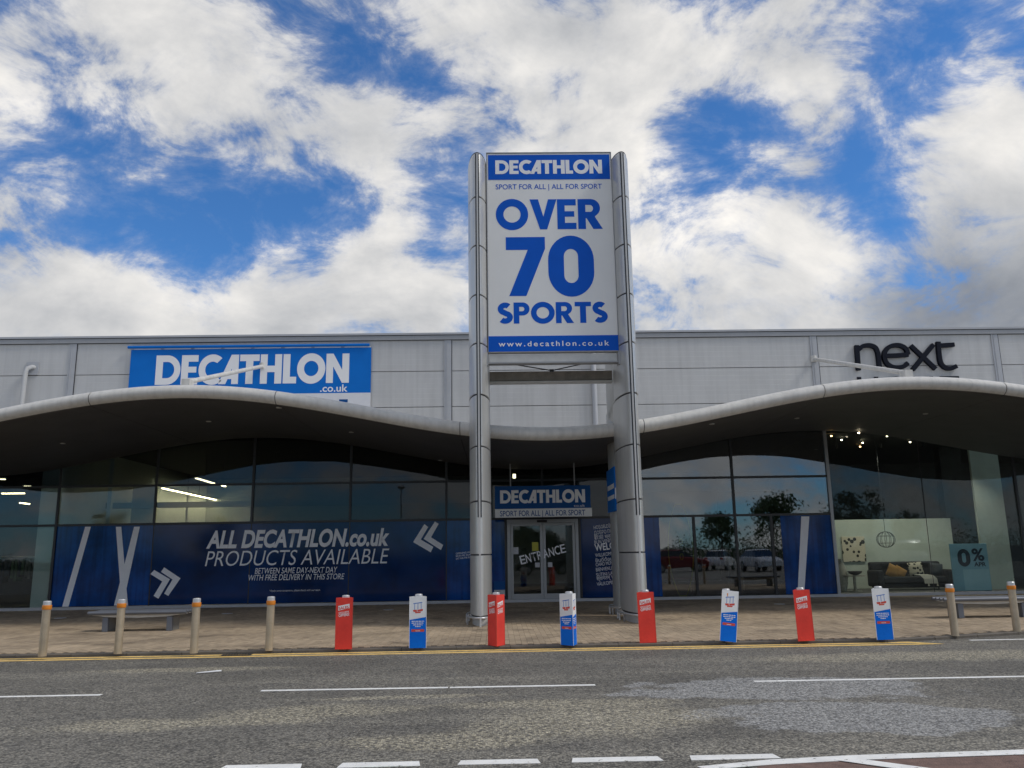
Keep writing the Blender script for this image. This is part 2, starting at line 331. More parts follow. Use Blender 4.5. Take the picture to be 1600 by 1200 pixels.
def paver_mat():
    mt = mat('paver_clay', (.375,.29,.195), .8, var=.28, vscale=.55, bump=.25, bscale=70)
    nt = mt.node_tree; p = nt.nodes['Principled BSDF']; src = p.inputs['Base Color'].links[0].from_socket
    g = nt.nodes.new('ShaderNodeNewGeometry'); t = nt.nodes.new('ShaderNodeTexCoord')
    # per-paver variation from position cells
    mp = nt.nodes.new('ShaderNodeVectorMath'); mp.operation = 'SNAP'; nt.links.new(g.outputs['Position'], mp.inputs[0]); mp.inputs[1].default_value = (.104, .208, 10)
    wnz = nt.nodes.new('ShaderNodeTexWhiteNoise'); nt.links.new(mp.outputs[0], wnz.inputs['Vector'])
    r = nt.nodes.new('ShaderNodeMapRange'); r.inputs['To Min'].default_value = .86; r.inputs['To Max'].default_value = 1.14; nt.links.new(wnz.outputs['Value'], r.inputs['Value'])
    # dark stains
    n = nt.nodes.new('ShaderNodeTexNoise'); n.inputs['Scale'].default_value = .9; n.inputs['Detail'].default_value = 7; nt.links.new(g.outputs['Position'], n.inputs['Vector'])
    r2 = nt.nodes.new('ShaderNodeMapRange'); r2.inputs['From Min'].default_value = .56; r2.inputs['From Max'].default_value = .72; r2.inputs['To Min'].default_value = 1; r2.inputs['To Max'].default_value = .55; nt.links.new(n.outputs['Fac'], r2.inputs['Value'])
    m1 = nt.nodes.new('ShaderNodeMath'); m1.operation = 'MULTIPLY'; nt.links.new(r.outputs[0], m1.inputs[0]); nt.links.new(r2.outputs[0], m1.inputs[1])
    s = nt.nodes.new('ShaderNodeVectorMath'); s.operation = 'SCALE'; nt.links.new(src, s.inputs[0]); nt.links.new(m1.outputs[0], s.inputs['Scale']); nt.links.new(s.outputs[0], p.inputs['Base Color'])
    return mt
M['paver'] = paver_mat()
M['bedding'] = mat('paver_bedding', (.07,.06,.05), .9, var=.2, vscale=3)

# ------------------------------------------------------------------ ground, road, pavement
PZ = 0.05
FY = 26.70      # glass plane
def kerb_y(x): return 14.45 if x <= 7.0 else (14.45 + (x-7.0)*.33 if x < 12 else 16.10 + (x-12)*.2)
tag(MB().poly([(-1500,-1500,0),(1500,-1500,0),(1500,1500,0),(-1500,1500,0)]).build('road', M['asphalt']), kind='structure')
xs = [-30, 7.0, 12.0, 30]
pts = [(x, kerb_y(x)+.12) for x in xs] + [(30, 60), (-30, 60)]
pav = tag(MB().prism_z(pts, 0.0, PZ-.012).build('pavement', M['bedding']), kind='structure')
# pavers: long side away from the kerb, staggered columns
PW, PL, G = .104, .208, .004
near = []; rest = MB()
ix0 = int(-19/PW); ix1 = int(20/PW)
unit = MB().box(-PW/2+G/2, PW/2-G/2, -PL/2+G/2, PL/2-G/2, -.03, 0).mesh('paver', M['paver'])
for ix in range(ix0, ix1):
    x = (ix+.5)*PW
    off = PL/2 if ix % 2 else 0.0
    y = 14.45 + off
    y0 = kerb_y(x) + .125
    while y < FY-.12:
        yc = y + PL/2
        if yc - PL/2 >= y0-.02 and abs(x) < yc*.70+1.5:
            dz = random.uniform(-.002, .002)
            near.append((yc + abs(x-.3)*.02, x, yc, dz))
        y += PL
near.sort()
for k, (q, x, yc, dz) in enumerate(near):
    if k < 300:
        o = link('paver', unit, pav, loc=(x, yc, PZ+dz))
    else:
        n = len(rest.v); a = PW/2-G/2; b = PL/2-G/2; z1 = PZ+dz; z0 = z1-.03
        rest.v += [(x-a,yc-b,z0),(x+a,yc-b,z0),(x+a,yc+b,z0),(x-a,yc+b,z0),(x-a,yc-b,z1),(x+a,yc-b,z1),(x+a,yc+b,z1),(x-a,yc+b,z1)]
        rest.f += [tuple(n+i for i in qd) for qd in ((4,5,6,7),(0,1,5,4),(1,2,6,5),(2,3,7,6),(3,0,4,7))]
me = bpy.data.meshes.new('pavers'); me.from_pydata(rest.v, [], rest.f); me.materials.append(M['paver'])
tag(link('pavers', me, pav), kind='stuff')
# kerb stones
kerb = tag(MB().box(-30, 7, 14.46, 14.56, -.06, .002).build('kerb', M['kerb']), kind='structure')
x = -19.0
KL = .915
while x < 19:
    x2 = x+KL; y0 = kerb_y(x); y1 = kerb_y(x2)
    k = MB(); a = (x+.004, y0-.02); b = (x2-.004, y1-.02)
    k.rings([[(a[0],a[1],-.03),(b[0],b[1],-.03),(b[0],b[1]+.13,-.03),(a[0],a[1]+.13,-.03)],[(a[0],a[1],PZ-.012),(b[0],b[1],PZ-.012),(b[0],b[1]+.13,PZ-.012),(a[0],a[1]+.13,PZ-.012)],[(a[0],a[1]+.015,PZ+.002),(b[0],b[1]+.015,PZ+.002),(b[0],b[1]+.13,PZ+.002),(a[0],a[1]+.13,PZ+.002)]])
    k.build('kerb_stone', M['kerb'], kerb)
    x = x2
# road markings
def marking(name, pts, m_, z=.004):
    return tag(MB().prism_z(pts, z-.003, z).build(name, m_), kind='structure')
ex = 6.95
mk = MB()
mk.prism_z([(-30,14.255),(ex,14.255),(ex-.05,14.375),(-30,14.375)], .001, .004)
mk.prism_z([(-30,14.0),(ex+.22,14.0),(ex+.06,14.12),(-30,14.12)], .001, .004)
mk.prism_z([(ex+.22,14.0),(ex+.42,14.0),(ex,14.40),(ex-.22,14.40)], .0045, .0055)
tag(mk.build('double_yellow_line', M['yellow_line']), kind='structure')
def hline(name, p0, p1, wid):
    x0, y0 = gnd(*p0); x1, y1 = gnd(*p1)
    return marking(name, [(x0,y0-wid/2),(x1,y1-wid/2),(x1,y1+wid/2),(x0,y0+wid/2)], M['white_line'])
xl, yl = gnd(158,1086)
marking('bay_line', [(-16,yl-.045),(xl,yl-.045),(xl,yl+.045),(-16,yl+.045)], M['white_line'])
hline('bay_line', (408,1079.5), (700,1074.5), .09)
hline('bay_line', (703,1074.5), (930,1070.5), .09)
xl, yl = gnd(1178,1065); marking('bay_line', [(xl,yl-.045),(16,yl-.10),(16,yl-.01),(xl,yl+.045)], M['white_line'])
xl, yl = gnd(1515,1000.5); marking('bay_line', [(xl,yl-.045),(18,yl-.045),(18,yl+.045),(xl,yl+.045)], M['white_line'])
for a, b, yy in ((345,472,1200),(528,657,1197.5),(715,845,1195),(893,1037,1191),(1080,1222,1188)):
    x0, y0 = gnd(a, yy); x1, y1 = gnd(b, yy-1.8)
    marking('lane_dash', [(x0,6.78+random.uniform(-.01,.01)),(x1,6.78),(x1-.02,6.92),(x0+.02,6.92)], M['white_line'])
# hatched island at the right: border lines, diagonals, reddish surfacing
hx, hy = gnd(1140,1197)
marking('red_surfacing', [(hx+.25,6.62),(12,7.05),(12,5.2),(hx-.6,5.2)][::-1], M['red_asphalt'], z=.004)
marking('hatch_line', [(hx-.25,6.56),(hx+.35,6.72),(2.75,6.80),(12,7.22),(12,7.08),(2.8,6.66),(hx+.35,6.58),(hx-.2,6.47)][::-1], M['white_line'], z=.009)
for sx in (2.55, 4.25, 5.95, 7.7):
    t = .72
    marking('hatch_line', [(sx,6.66),(sx+.22,6.66),(sx+1.75,5.4),(sx+1.5,5.4)][::-1], M['white_line'], z=.0125)

# ------------------------------------------------------------------ lettering
def eval_mesh(o, name):
    col.objects.link(o); dg = bpy.context.evaluated_depsgraph_get(); dg.update()
    me = bpy.data.meshes.new_from_object(o.evaluated_get(dg)); me.name = name
    d = o.data; bpy.data.objects.remove(o); bpy.data.curves.remove(d)
    return me
def font_mesh(body, offset=0.0, shear=0.0, extrude=0.0, spacing=1.0):
    c = bpy.data.curves.new('t', 'FONT'); c.body = body; c.size = 1; c.offset = offset; c.shear = shear; c.extrude = extrude; c.space_character = spacing; c.resolution_u = 4
    return eval_mesh(bpy.data.objects.new('t', c), 'lettering')
def outline_mesh(loops, extrude=0.0):
    c = bpy.data.curves.new('g', 'CURVE'); c.dimensions = '2D'; c.fill_mode = 'BOTH'; c.extrude = extrude
    for lp in loops:
        s = c.splines.new('POLY'); s.points.add(len(lp)-1); s.use_cyclic_u = True
        for p, q in zip(s.points, lp): p.co = (q[0], q[1], 0, 1)
    return eval_mesh(bpy.data.objects.new('g', c), 'lettering')
def stand(me, x0, x1, z0, h, y, rot=0.0, name='lettering', material=None, parent=None, baseline=None, keep=False):
    """stand flat lettering upright on the plane y, facing the road: left x0, right x1, baseline z0, cap height h"""
    xs_ = [v.co.x for v in me.vertices]; ys_ = [v.co.y for v in me.vertices]
    if not xs_: return None
    a, b = min(xs_), max(xs_); lo, hi = (0.0, max(ys_)) if baseline is None else baseline
    sx = (x1-x0)/(b-a); sy = h/(hi-lo)
    if keep: sx = sy
    cr, sr = math.cos(rot), math.sin(rot)
    for v in me.vertices:
        X = (v.co.x-a)*sx; Z = (v.co.y-lo)*sy; Yd = -v.co.z
        v.co = (x0 + X*cr - Z*sr, y + Yd, z0 + X*sr + Z*cr)
    me.materials.clear(); me.materials.append(material)
    return link(name, me, parent)
def px_text(body, pl, pr, top, y, material, parent, name='lettering', **k):
    """lettering whose baseline runs from photo point pl to pr and whose capitals reach photo height 'top' at pl"""
    X0, Z0 = at(*pl, y); X1, Z1 = at(*pr, y); Zt = at(pl[0], top, y)[1]
    me = body if not isinstance(body, str) else font_mesh(body, k.get('offset', 0), k.get('shear', 0), k.get('extrude', 0), k.get('spacing', 1))
    cap = k.get('cap', None)
    return stand(me, X0, X1, (Z0+Z1)/2, Zt-Z0, y, name=name, material=material, parent=parent, baseline=cap)
def arc(cx, cy, rx, ry, a0, a1, n=24): return [(cx+rx*math.cos(math.radians(a0+(a1-a0)*i/n)), cy+ry*math.sin(math.radians(a0+(a1-a0)*i/n))) for i in range(n+1)]
def stroke(path, hw):
    L_, R_ = [], []
    for i, p in enumerate(path):
        a = Vector(path[max(i-1,0)]); b = Vector(path[min(i+1,len(path)-1)]); t = (b-a).normalized(); n = Vector((-t.y, t.x))*hw
        L_.append((p[0]+n.x, p[1]+n.y)); R_.append((p[0]-n.x, p[1]-n.y))
    return L_ + R_[::-1]
def glyph(ch, s=.26, t=.22):
    """bold geometric capitals, height 1: (loops, advance)"""
    if ch == 'D':
        return [[(0,0),(.42,0)]+arc(.42,.5,.5,.5,-90,90)+[(0,1)], [(s,t),(.42,t)]+arc(.42,.5,.5-s+.03,.5-t,-90,90)+[(s,1-t)]], .94
    if ch == 'E': return [[(0,0),(.62,0),(.62,t),(s,t),(s,.5-t*.42),(.56,.5-t*.42),(.56,.5+t*.46),(s,.5+t*.46),(s,1-t),(.62,1-t),(.62,1),(0,1)]], .65
    if ch == 'C': return [arc(.5,.5,.52,.52,48,312)+arc(.5,.5,.27,.27,306,54)], .84
    if ch == 'A': return [[(0,0),(.46,1),(.74,1),(.74,0),(.49,0),(.49,.17),(.35,.17),(.27,0)], [(.42,.36),(.49,.36),(.49,.53)]], .77
    if ch == 'T': return [[(.23,0),(.50,0),(.50,1-t),(.73,1-t),(.73,1),(0,1),(0,1-t),(.23,1-t)]], .76
    if ch == 'H': return [[(0,0),(s,0),(s,.39),(.54,.39),(.54,0),(.54+s,0),(.54+s,1),(.54,1),(.54,.61),(s,.61),(s,1),(0,1)]], .84
    if ch == 'L': return [[(0,0),(.5,0),(.5,t),(s,t),(s,1),(0,1)]], .51
    if ch == 'O': return [arc(.53,.5,.53,.52,0,354,40), arc(.53,.5,.53-s,.52-s,0,354,32)], 1.08
    if ch == 'N': return [[(0,0),(s,0),(s,.56),(.60,0),(.86,0),(.86,1),(.60,1),(.60,.44),(.26,1),(0,1)]], .90
    if ch == 'V': return [[(.33,0),(.56,0),(.89,1),(.61,1),(.445,.42),(.28,1),(0,1)]], .87
    if ch == 'R': return [[(0,0),(s,0),(s,.36),(.28,.36),(.49,0),(.80,0),(.55,.41)]+arc(.42,.70,.31,.30,-58,90,20)+[(0,1)], [(s,.57),(.40,.57)]+arc(.40,.685,.10,.115,-90,90,12)+[(s,.80)]], .82
    if ch == 'P': return [[(0,0),(s,0),(s,.38),(.40,.38)]+arc(.40,.69,.31,.31,-90,90,20)+[(0,1)], [(s,.58),(.38,.58)]+arc(.38,.685,.10,.105,-90,90,12)+[(s,.79)]], .74
    if ch == 'S':
        p = arc(.33,.70,.20,.175,40,255,24) + arc(.33,.30,.215,.175,75,-140,24)
        return [stroke(p, .128)], .68
    if ch == '7': return [[(0,1),(.72,1),(.72,.80),(.36,0),(.05,0),(.40,.78),(0,.78)]], .74
    if ch == '0':
        o = arc(.42,.60,.42,.42,0,180,20)+arc(.42,.40,.42,.42,180,360,20); i = arc(.42,.66,.13,.13,0,180,14)+arc(.42,.34,.13,.13,180,360,14)
        return [o, i], .88
def word(s_, kern=0.0, s=.26, t=.22, extrude=0.0, kerns={}):
    x = 0; loops = []
    for i, ch in enumerate(s_):
        g, adv = glyph(ch, s, t)
        loops += [[(px+x, py) for px, py in lp] for lp in g]
        x += adv + kern + kerns.get(i, 0)
    return outline_mesh(loops, extrude)
def logo(): return word('DECATHLON', .012, .26, .225, kerns={2:-.12, 3:0.0, 6:-.0})

# ------------------------------------------------------------------ the building
bld = empty('retail_building', (0, FY, 0), 'long low retail building with grey ribbed cladding above dark shopfront glass', 'building')
def bchild(mb, name, m_, parent=None, **k):
    o = mb.build(name, m_, parent or bld, **k)
    if parent is None: o.matrix_parent_inverse = Matrix.Translation((0, -FY, 0))
    return o
def adopt(o, parent=None):
    o.parent = parent or bld
    if parent is None: o.matrix_parent_inverse = Matrix.Translation((0, -FY, 0))
    return o
# body behind the cladding, roof
bchild(MB().box(-30, 30, FY+.12, FY+.3, 5.45, 8.62), 'wall', M['trim_dark'])
bchild(MB().box(-30, 30, FY+.3, 60, 8.45, 8.6), 'roof', M['trim'])
PIL = [-26.35, -13.95, -1.55, 10.77, 16.97, 23.2]
edges = [-30] + PIL + [30]
JZ = [5.46, 6.33, 7.45, 8.60]
ZJ1 = at(600,580.5,FY)[1]; ZJ2 = at(600,636.5,FY)[1]
JZ = [5.46, ZJ2, ZJ1, 8.60]
for i in range(len(edges)-1):
    for j in range(3):
        bchild(MB().box(edges[i]+.012, edges[i+1]-.012, FY+.02, FY+.13, JZ[j]+.011, JZ[j+1]-.011), 'cladding_panel', M['clad'])
for x in PIL:
    p = bchild(MB().box(x-.115, x+.115, FY-.012, FY+.016, 5.46, 8.585), 'pilaster', M['pilaster'])
    bchild(MB().box(x-.045, x-.025, FY-.026, FY-.0125, 5.46, 8.58), 'rib', M['pilaster'], p); bchild(MB().box(x+.118, x+.138, FY-.004, FY+.016, 5.46, 8.58), 'joint', M['trim_dark'], p)
# parapet trim in lengths
x = -30.0
while x < 30:
    x2 = min(x+3.9, 30)
    p = bchild(MB().box(x+.002, x2-.002, FY-.05, FY+.3, 8.60, 8.74), 'parapet_trim', M['trim'])
    bchild(MB().box(x+.002, x2-.002, FY-.035, FY+.3, 8.7405, 8.765), 'shadow_gap', M['trim_dark'], p)
    bchild(MB().box(x+.002, x2-.002, FY-.08, FY+.4, 8.7655, 8.83), 'coping', M['pilaster'], p)
    x = x2
bchild(MB().box(-30, 30, FY-.01, FY+.1, 8.585, 8.5995), 'drip_gap', M['trim_dark'])
# rain pipe beside the tower and overflow pipe at the left
bchild(MB().tube([(3.3, FY-.06, 5.4), (3.3, FY-.06, 8.2), (3.3, FY+.05, 8.35)], .085, 14), 'rain_pipe', M['pilaster'], smooth=True)
op = bchild(MB().tube([(-15.38, FY-.16, 5.4), (-15.34, FY-.16, 7.62), (-15.30, FY-.15, 7.74), (-15.2, FY-.08, 7.8), (-15.16, FY+.03, 7.8)], .075, 14), 'overflow_pipe', M['clad'], smooth=True)
bchild(MB().box(-15.42, -15.02, FY-.02, FY+.015, 7.55, 7.98), 'plate', M['pilaster'], op)
# sill and base
x = -30.0
while x < 30:
    x2 = x+3.1
    bchild(MB().box(x+.002, x2-.002, FY-.10, FY+.10, PZ-.02, .135), 'sill', M['sill']) if not (x < .3 < x2-.5 and False) else None
    x = x2
T1, T2, GT = 2.65, 3.87, 5.45
up_edges = [-29.45, -26.35, -23.25, -20.15, -17.05, -13.95, -10.88, -7.8, -4.68, -1.6, 1.5, 4.6, 7.7, 10.85]
lo_edges = up_edges[:10] + [.30, None, 2.66, 4.6, 6.35, 8.86, 10.85]
def pane(x0, x1, z0, z1, m_='glass'):
    bchild(MB().box(x0+.02, x1-.02, FY, FY+.012, z0+.02, z1-.02), 'glass_pane', M[m_])
for a, b in zip(up_edges, up_edges[1:]):
    pane(a, b, T1, T2, 'glass' if a < -7.9 else ('glass_reflective' if a > 4 else 'glass_dark')); pane(a, b, T2, GT, 'glass_reflective' if a > 4 else 'glass_dark')
for a, b in zip(lo_edges, lo_edges[1:]):
    if a is None or b is None: continue
    pane(a, b, .13, T1, 'glass_reflective' if a > 4 else 'glass')
NX = [10.85, 13.92, 17.0, 20.1, 23.2, 26.3, 29.4]
for a, b in zip(NX, NX[1:]): pane(a, b, .13, GT, 'glass_clear')
for x in up_edges[:-1]:
    z0 = T1-.04 if abs(x-1.5) < .1 else .136
    if -12 < x < -1:
        bchild(MB().box(x-.035, x+.035, FY-.055, FY-.003, T1-.036, GT), 'mullion', M['mullion']); bchild(MB().box(x-.030, x+.030, FY-.003, FY-.0002, z0, T1-.037), 'glazing_joint', M['mullion'])
    else: bchild(MB().box(x-.035, x+.035, FY-.055, FY-.003, z0, GT), 'mullion', M['mullion'])
for x in (.30, 2.66, 6.35, 8.86):
    bchild(MB().box(x-.04, x+.04, FY-.050, FY-.003, .136, T1-.036), 'mullion', M['mullion'])
bchild(MB().box(10.80, 10.90, FY-.06, FY-.003, .136, GT), 'mullion', M['alu'])
for x in (13.92, 20.1, 26.3): bchild(MB().box(x-.008, x+.008, FY-.012, FY-.001, .136, GT), 'glazing_joint', M['mullion'])
bchild(MB().box(16.96, 17.04, FY-.05, FY-.003, .136, GT), 'mullion', M['mullion'])
for a, b in zip(up_edges, up_edges[1:]):
    for z in (T1, T2):
        bchild(MB().box(a+.036, b-.036, FY-.045, FY-.003, z-.035, z+.035), 'transom', M['mullion'])

# ------------------------------------------------------------------ window vinyl
VY = FY-.007; TY = VY-.0020
def vinyl(x0, x1, z0=.15, z1=T1-.03, label=None, m_='vinyl'):
    o = bchild(MB().box(x0+.018, x1-.018, VY, VY+.003, z0, z1), 'vinyl_panel', M[m_])
    if label: o['label'] = label
    return o
vps = [vinyl(a, b) for a, b in zip(lo_edges[5:10], lo_edges[6:10])]
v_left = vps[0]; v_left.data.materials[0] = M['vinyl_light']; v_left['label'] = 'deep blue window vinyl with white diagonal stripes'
v_mid = vps[2]
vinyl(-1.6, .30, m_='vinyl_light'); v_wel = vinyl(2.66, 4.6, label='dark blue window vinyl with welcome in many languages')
xr = at(1237,820,FY)[0]
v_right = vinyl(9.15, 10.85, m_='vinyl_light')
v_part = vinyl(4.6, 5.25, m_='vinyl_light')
def quad_px(pts, y, name, m_, parent):
    return adopt(MB().poly([(at(px,py,y)[0], y, at(px,py,y)[1]) for px, py in pts]).build(name, m_), parent) if parent else None
def child_flat(o, parent):
    """children of a part keep world coordinates: the part sits at the building frame already"""
    o.parent = parent; return o
for pts in ([(133,823),(142,823),(107,948),(97,948)], [(181,823),(189.5,823),(200,946),(190,946)], [(209.5,823),(218.5,823),(192,946),(178,946)]):
    o = MB().poly([(at(px,py,TY)[0], TY - .0006*(len(child_flat.__name__) and random.random()), at(px,py,TY)[1]) for px, py in pts]).build('stripe', M['vinyl_white'], v_left)
def chevron(pts, parent):
    for k, p in enumerate(pts):
        me = outline_mesh([[at(px,py,TY) for px, py in p]])
        for v in me.vertices: v.co = (v.co.x, TY, v.co.y)
        me.materials.append(M['vinyl_white']); link('chevron', me, parent)
chevron([[(241,890.5),(265.5,905),(247.5,935.5),(240,931),(253.5,908.5),(235,897)], [(256.5,886.5),(282,903.5),(263,931),(256.5,927.5),(269.5,905.5),(251.5,893.5)]], vps[1])
chevron([[(663,819),(645.5,847),(673,863),(677,854.5),(657.5,843),(669,823.5)], [(679.5,815),(662,842),(689,859.5),(692.5,851.5),(673.5,839.5),(685.5,818.5)]], vps[3])
px_text('ALL DECATHLON.co.uk', (322,856.5), (608,851), 830.5, TY, M['vinyl_white'], v_mid, offset=.036, shear=.22, cap=(0,.70))
px_text('PRODUCTS AVAILABLE', (320,885), (608,880), 861, TY, M['vinyl_white'], v_mid, offset=-.004, shear=.22, cap=(0,.70))
px_text('BETWEEN SAME DAY-NEXT DAY', (398,897), (527,894), 888, TY, M['vinyl_white'], v_mid, offset=.004, shear=.2, cap=(0,.70))
px_text('WITH FREE DELIVERY IN THIS STORE', (388,907.5), (538,904.5), 898.5, TY, M['vinyl_white'], v_mid, offset=.004, shear=.2, cap=(0,.70))
px_text('*Apply some exceptions, please check with our team', (421,924.5), (500,923), 921.5, TY, M['vinyl_white'], v_mid, shear=.2, cap=(0,.70))
o = MB().poly([(at(px,py,TY)[0], TY, at(px,py,TY)[1]) for px, py in ((1252,807),(1264.5,807),(1257,922),(1246.5,922))]).build('stripe', M['vinyl_white'], v_right)
# opening hours notice left of the tower
for txt, yb in (('OPENING HOURS', 866.5), ('MON-FRI 9AM-8PM', 870.5), ('SAT 9AM-7PM SUN 11-5', 874.5)):
    X0, Z0 = at(712.5, yb, TY); stand(font_mesh(txt, .01), X0, X0+.62, Z0, .055, TY, rot=.10, material=M['vinyl_white'], parent=vps[3], baseline=(0,.7))
# welcome words
lines = ['HOŞGELDİNİZ', 'ДОБРО ПОЖАЛОВАТЬ', '歡迎 स्वागत है', 'BUN VENIT BIENVENIDO', 'WELCOME', 'WILLKOMMEN WELKOM', 'ยินดีต้อนรับ', 'CHÀO MỪNG BENVENUTO', 'BIENVENUE BENVINGUTS', 'SUTINI LAIPNI LŪDZAM', 'स्वागतम् VELKOMMEN', 'VÄLKOMMEN BENVIDO']
ys_ = [827, 835.5, 843, 850, 861, 870.5, 878.5, 885, 893, 901, 907, 915.5]
for txt, yb in zip(lines, ys_):
    hpx = 11 if txt == 'WELCOME' else 5.6
    X0, Z0 = at(928 + (yb-827)*.055, yb, TY); h = at(928, yb-hpx, TY)[1]-Z0
    wid = {'HOŞGELDİNİZ':.72,'歡迎 स्वागत है':.86,'ยินดีต้อนรับ':.72,'WELCOME':1.12}.get(txt, 1.25)
    try: stand(font_mesh(txt, .0 if txt != 'WELCOME' else .02), X0, X0+wid, Z0, h, TY, rot=.10, material=M['vinyl_white'], parent=v_wel, baseline=(0,.72))
    except Exception as e: print('text', txt, e)

# ------------------------------------------------------------------ sliding entrance doors
dr = empty('entrance_door', (1.48, FY, PZ), 'glazed double sliding entrance doors in grey aluminium frame lettered ENTRANCE', 'door')
def dchild(o): o.parent = dr; o.matrix_parent_inverse = Matrix.Translation((-1.48, -FY, -PZ)); return o
DY = FY-.02
dchild(MB().box(.345, 2.615, DY-.05, DY+.10, 2.50, 2.61).build('head_frame', M['alu']))
dchild(MB().box(.345, .44, DY-.05, DY+.10, .137, 2.499).build('jamb', M['alu'])); dchild(MB().box(2.52, 2.615, DY-.05, DY+.10, .137, 2.499).build('jamb', M['alu']))
dchild(MB().box(1.30, 1.62, DY-.10, DY-.052, 2.515, 2.585).build('door_sensor', M['black']))
leaves = []
for x0, x1 in ((.445, 1.475), (1.485, 2.515)):
    g = dchild(MB().box(x0+.085, x1-.085, DY+.02, DY+.03, .30, 2.41).build('glass', M['glass']))
    for a in ((x0, x0+.085, .14, 2.495), (x1-.085, x1, .14, 2.495)): dchild(MB().box(a[0], a[1], DY-.01, DY+.05, a[2], a[3]).build('stile', M['alu'], bevel=.006))
    dchild(MB().box(x0+.086, x1-.086, DY-.009, DY+.049, .14, .30).build('bottom_rail', M['alu'])); dchild(MB().box(x0+.086, x1-.086, DY-.009, DY+.049, 2.41, 2.495).build('top_rail', M['alu']))
EY = DY+.017
def dtext(me, *a, **k): return dchild(stand(me, *a, **k))
XA, ZA = at(814, 882, EY)
def entr():
    X = XA
    for i, ch in enumerate('ENTRANCE'):
        Xc, Zc = at(814 + i*9.0, 882 - i*2.35 - .06*i*i*.35, EY)
        hh = .27
        dtext(font_mesh(ch, .01), Xc, Xc+.165, Zc, hh, EY if i not in (4,) else DY-.012, rot=.20, material=M['vinyl_white'], baseline=(0,.7))
entr()
def dplate(px0, py0, px1, py1, m_, name='sticker'):
    x0, z0 = at(px0, py1, EY); x1, z1 = at(px1, py0, EY)
    return dchild(MB().box(x0, x1, EY-.001, EY, z0, z1).build(name, m_))
M['sticker_yellow'] = mat('sticker_yellow', (.45,.42,.05), .6); M['sticker_white'] = mat('sticker_white', (.5,.5,.52), .6, var=.2, vscale=20)
dplate(831.5, 847, 841, 861, M['sticker_yellow']); dplate(836, 879, 843.5, 886.5, M['sticker_white']); dplate(856, 878.5, 863, 886, M['sticker_white']); dplate(796, 855, 810, 866, M['sticker_white'])
# leaflet holder beside the door
x0, z0 = at(772, 932, FY-.12); x1, z1 = at(789, 908, FY-.12)
lh = tag(MB().box(x0, x1, FY-.16, FY-.11, z0, z1).build('leaflet_holder', M['blue_dark']), 'small blue and white notice box on the window beside the entrance door', 'notice box')
MB().box(x0+.005, x1+.0, FY-.166, FY-.161, z0+.02, z0+.20).build('notice', M['sticker_white'], lh)

# ------------------------------------------------------------------ canopy
CX, HP = 1.36, 18.0
def ctop(x): return 5.145 - .575*math.cos(2*math.pi*(x-CX)/HP)
CF, CB = 19.55, FY-.10
can = empty('entrance_canopy', (CX, CF, 0), 'wavy grey metal canopy with rounded front edge and dark underside', 'canopy')
def cchild(o, par=None):
    if par: o.parent = par
    else: o.parent = can; o.matrix_parent_inverse = Matrix.Translation((-CX, -CF, 0))
    return o
RB = .185
def nose_section(x):
    z = ctop(x); pts = []
    pts.append((x, CB, z)); pts.append((x, CF+1.2, z)); pts.append((x, CF+RB*1.6, z))
    for i in range(1, 13):
        a = math.radians(90 + 150*i/12)
        pts.append((x, CF+RB*1.6 + math.cos(a)*RB*1.6, z-RB + math.sin(a)*RB))
    return pts
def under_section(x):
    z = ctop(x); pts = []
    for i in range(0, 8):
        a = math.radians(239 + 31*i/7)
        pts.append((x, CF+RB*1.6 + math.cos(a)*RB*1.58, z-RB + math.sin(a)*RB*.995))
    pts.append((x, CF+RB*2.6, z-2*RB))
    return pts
joints = [-27.6, -23.15, -18.7, -14.22, -9.75, -5.3, -.85, 3.6, 8.07, 12.57, 17.0, 21.5, 26.0]
for a, b in zip(joints, joints[1:]):
    mb = MB(); n = 16; secs = [nose_section(a+.008 + (b-a-.016)*i/n) for i in range(n+1)]
    k = len(secs[0]); base = len(mb.v)
    for s_ in secs: mb.v += s_
    for i in range(n):
        for j in range(k-1):
            mb.f.append((base+i*k+j, base+i*k+j+1, base+(i+1)*k+j+1, base+(i+1)*k+j))
    cchild(mb.build('edge_panel', M['canopy'], smooth=True))
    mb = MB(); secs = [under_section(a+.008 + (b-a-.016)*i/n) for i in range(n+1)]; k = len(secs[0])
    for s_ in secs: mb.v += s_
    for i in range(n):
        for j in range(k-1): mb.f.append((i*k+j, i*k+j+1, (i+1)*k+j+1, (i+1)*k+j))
    cchild(mb.build('painted_shade_panel', M['soffit'], smooth=True))  # dark lower curve: shade of the rounded edge painted as a separate panel
    # recessed joint strip
    if b < 26:
        s0 = nose_section(b-.009); s1 = nose_section(b+.009); mb = MB(); mb.v = [(p[0], p[1]+.012, p[2]-.008) for p in s0]+[(p[0], p[1]+.012, p[2]-.008) for p in s1]; k = len(s0)
        mb.f = [(j, j+1, k+j+1, k+j) for j in range(2, k-1)]
        cchild(mb.build('joint_strip', M['trim_dark']))
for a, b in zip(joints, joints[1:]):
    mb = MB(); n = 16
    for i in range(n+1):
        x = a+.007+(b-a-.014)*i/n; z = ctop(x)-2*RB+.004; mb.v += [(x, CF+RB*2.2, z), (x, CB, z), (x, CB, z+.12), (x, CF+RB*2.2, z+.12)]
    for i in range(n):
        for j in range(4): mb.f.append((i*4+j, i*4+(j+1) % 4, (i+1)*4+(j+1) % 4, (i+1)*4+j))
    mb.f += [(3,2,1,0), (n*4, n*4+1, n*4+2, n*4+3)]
    cchild(mb.build('soffit', M['soffit'], smooth=True))
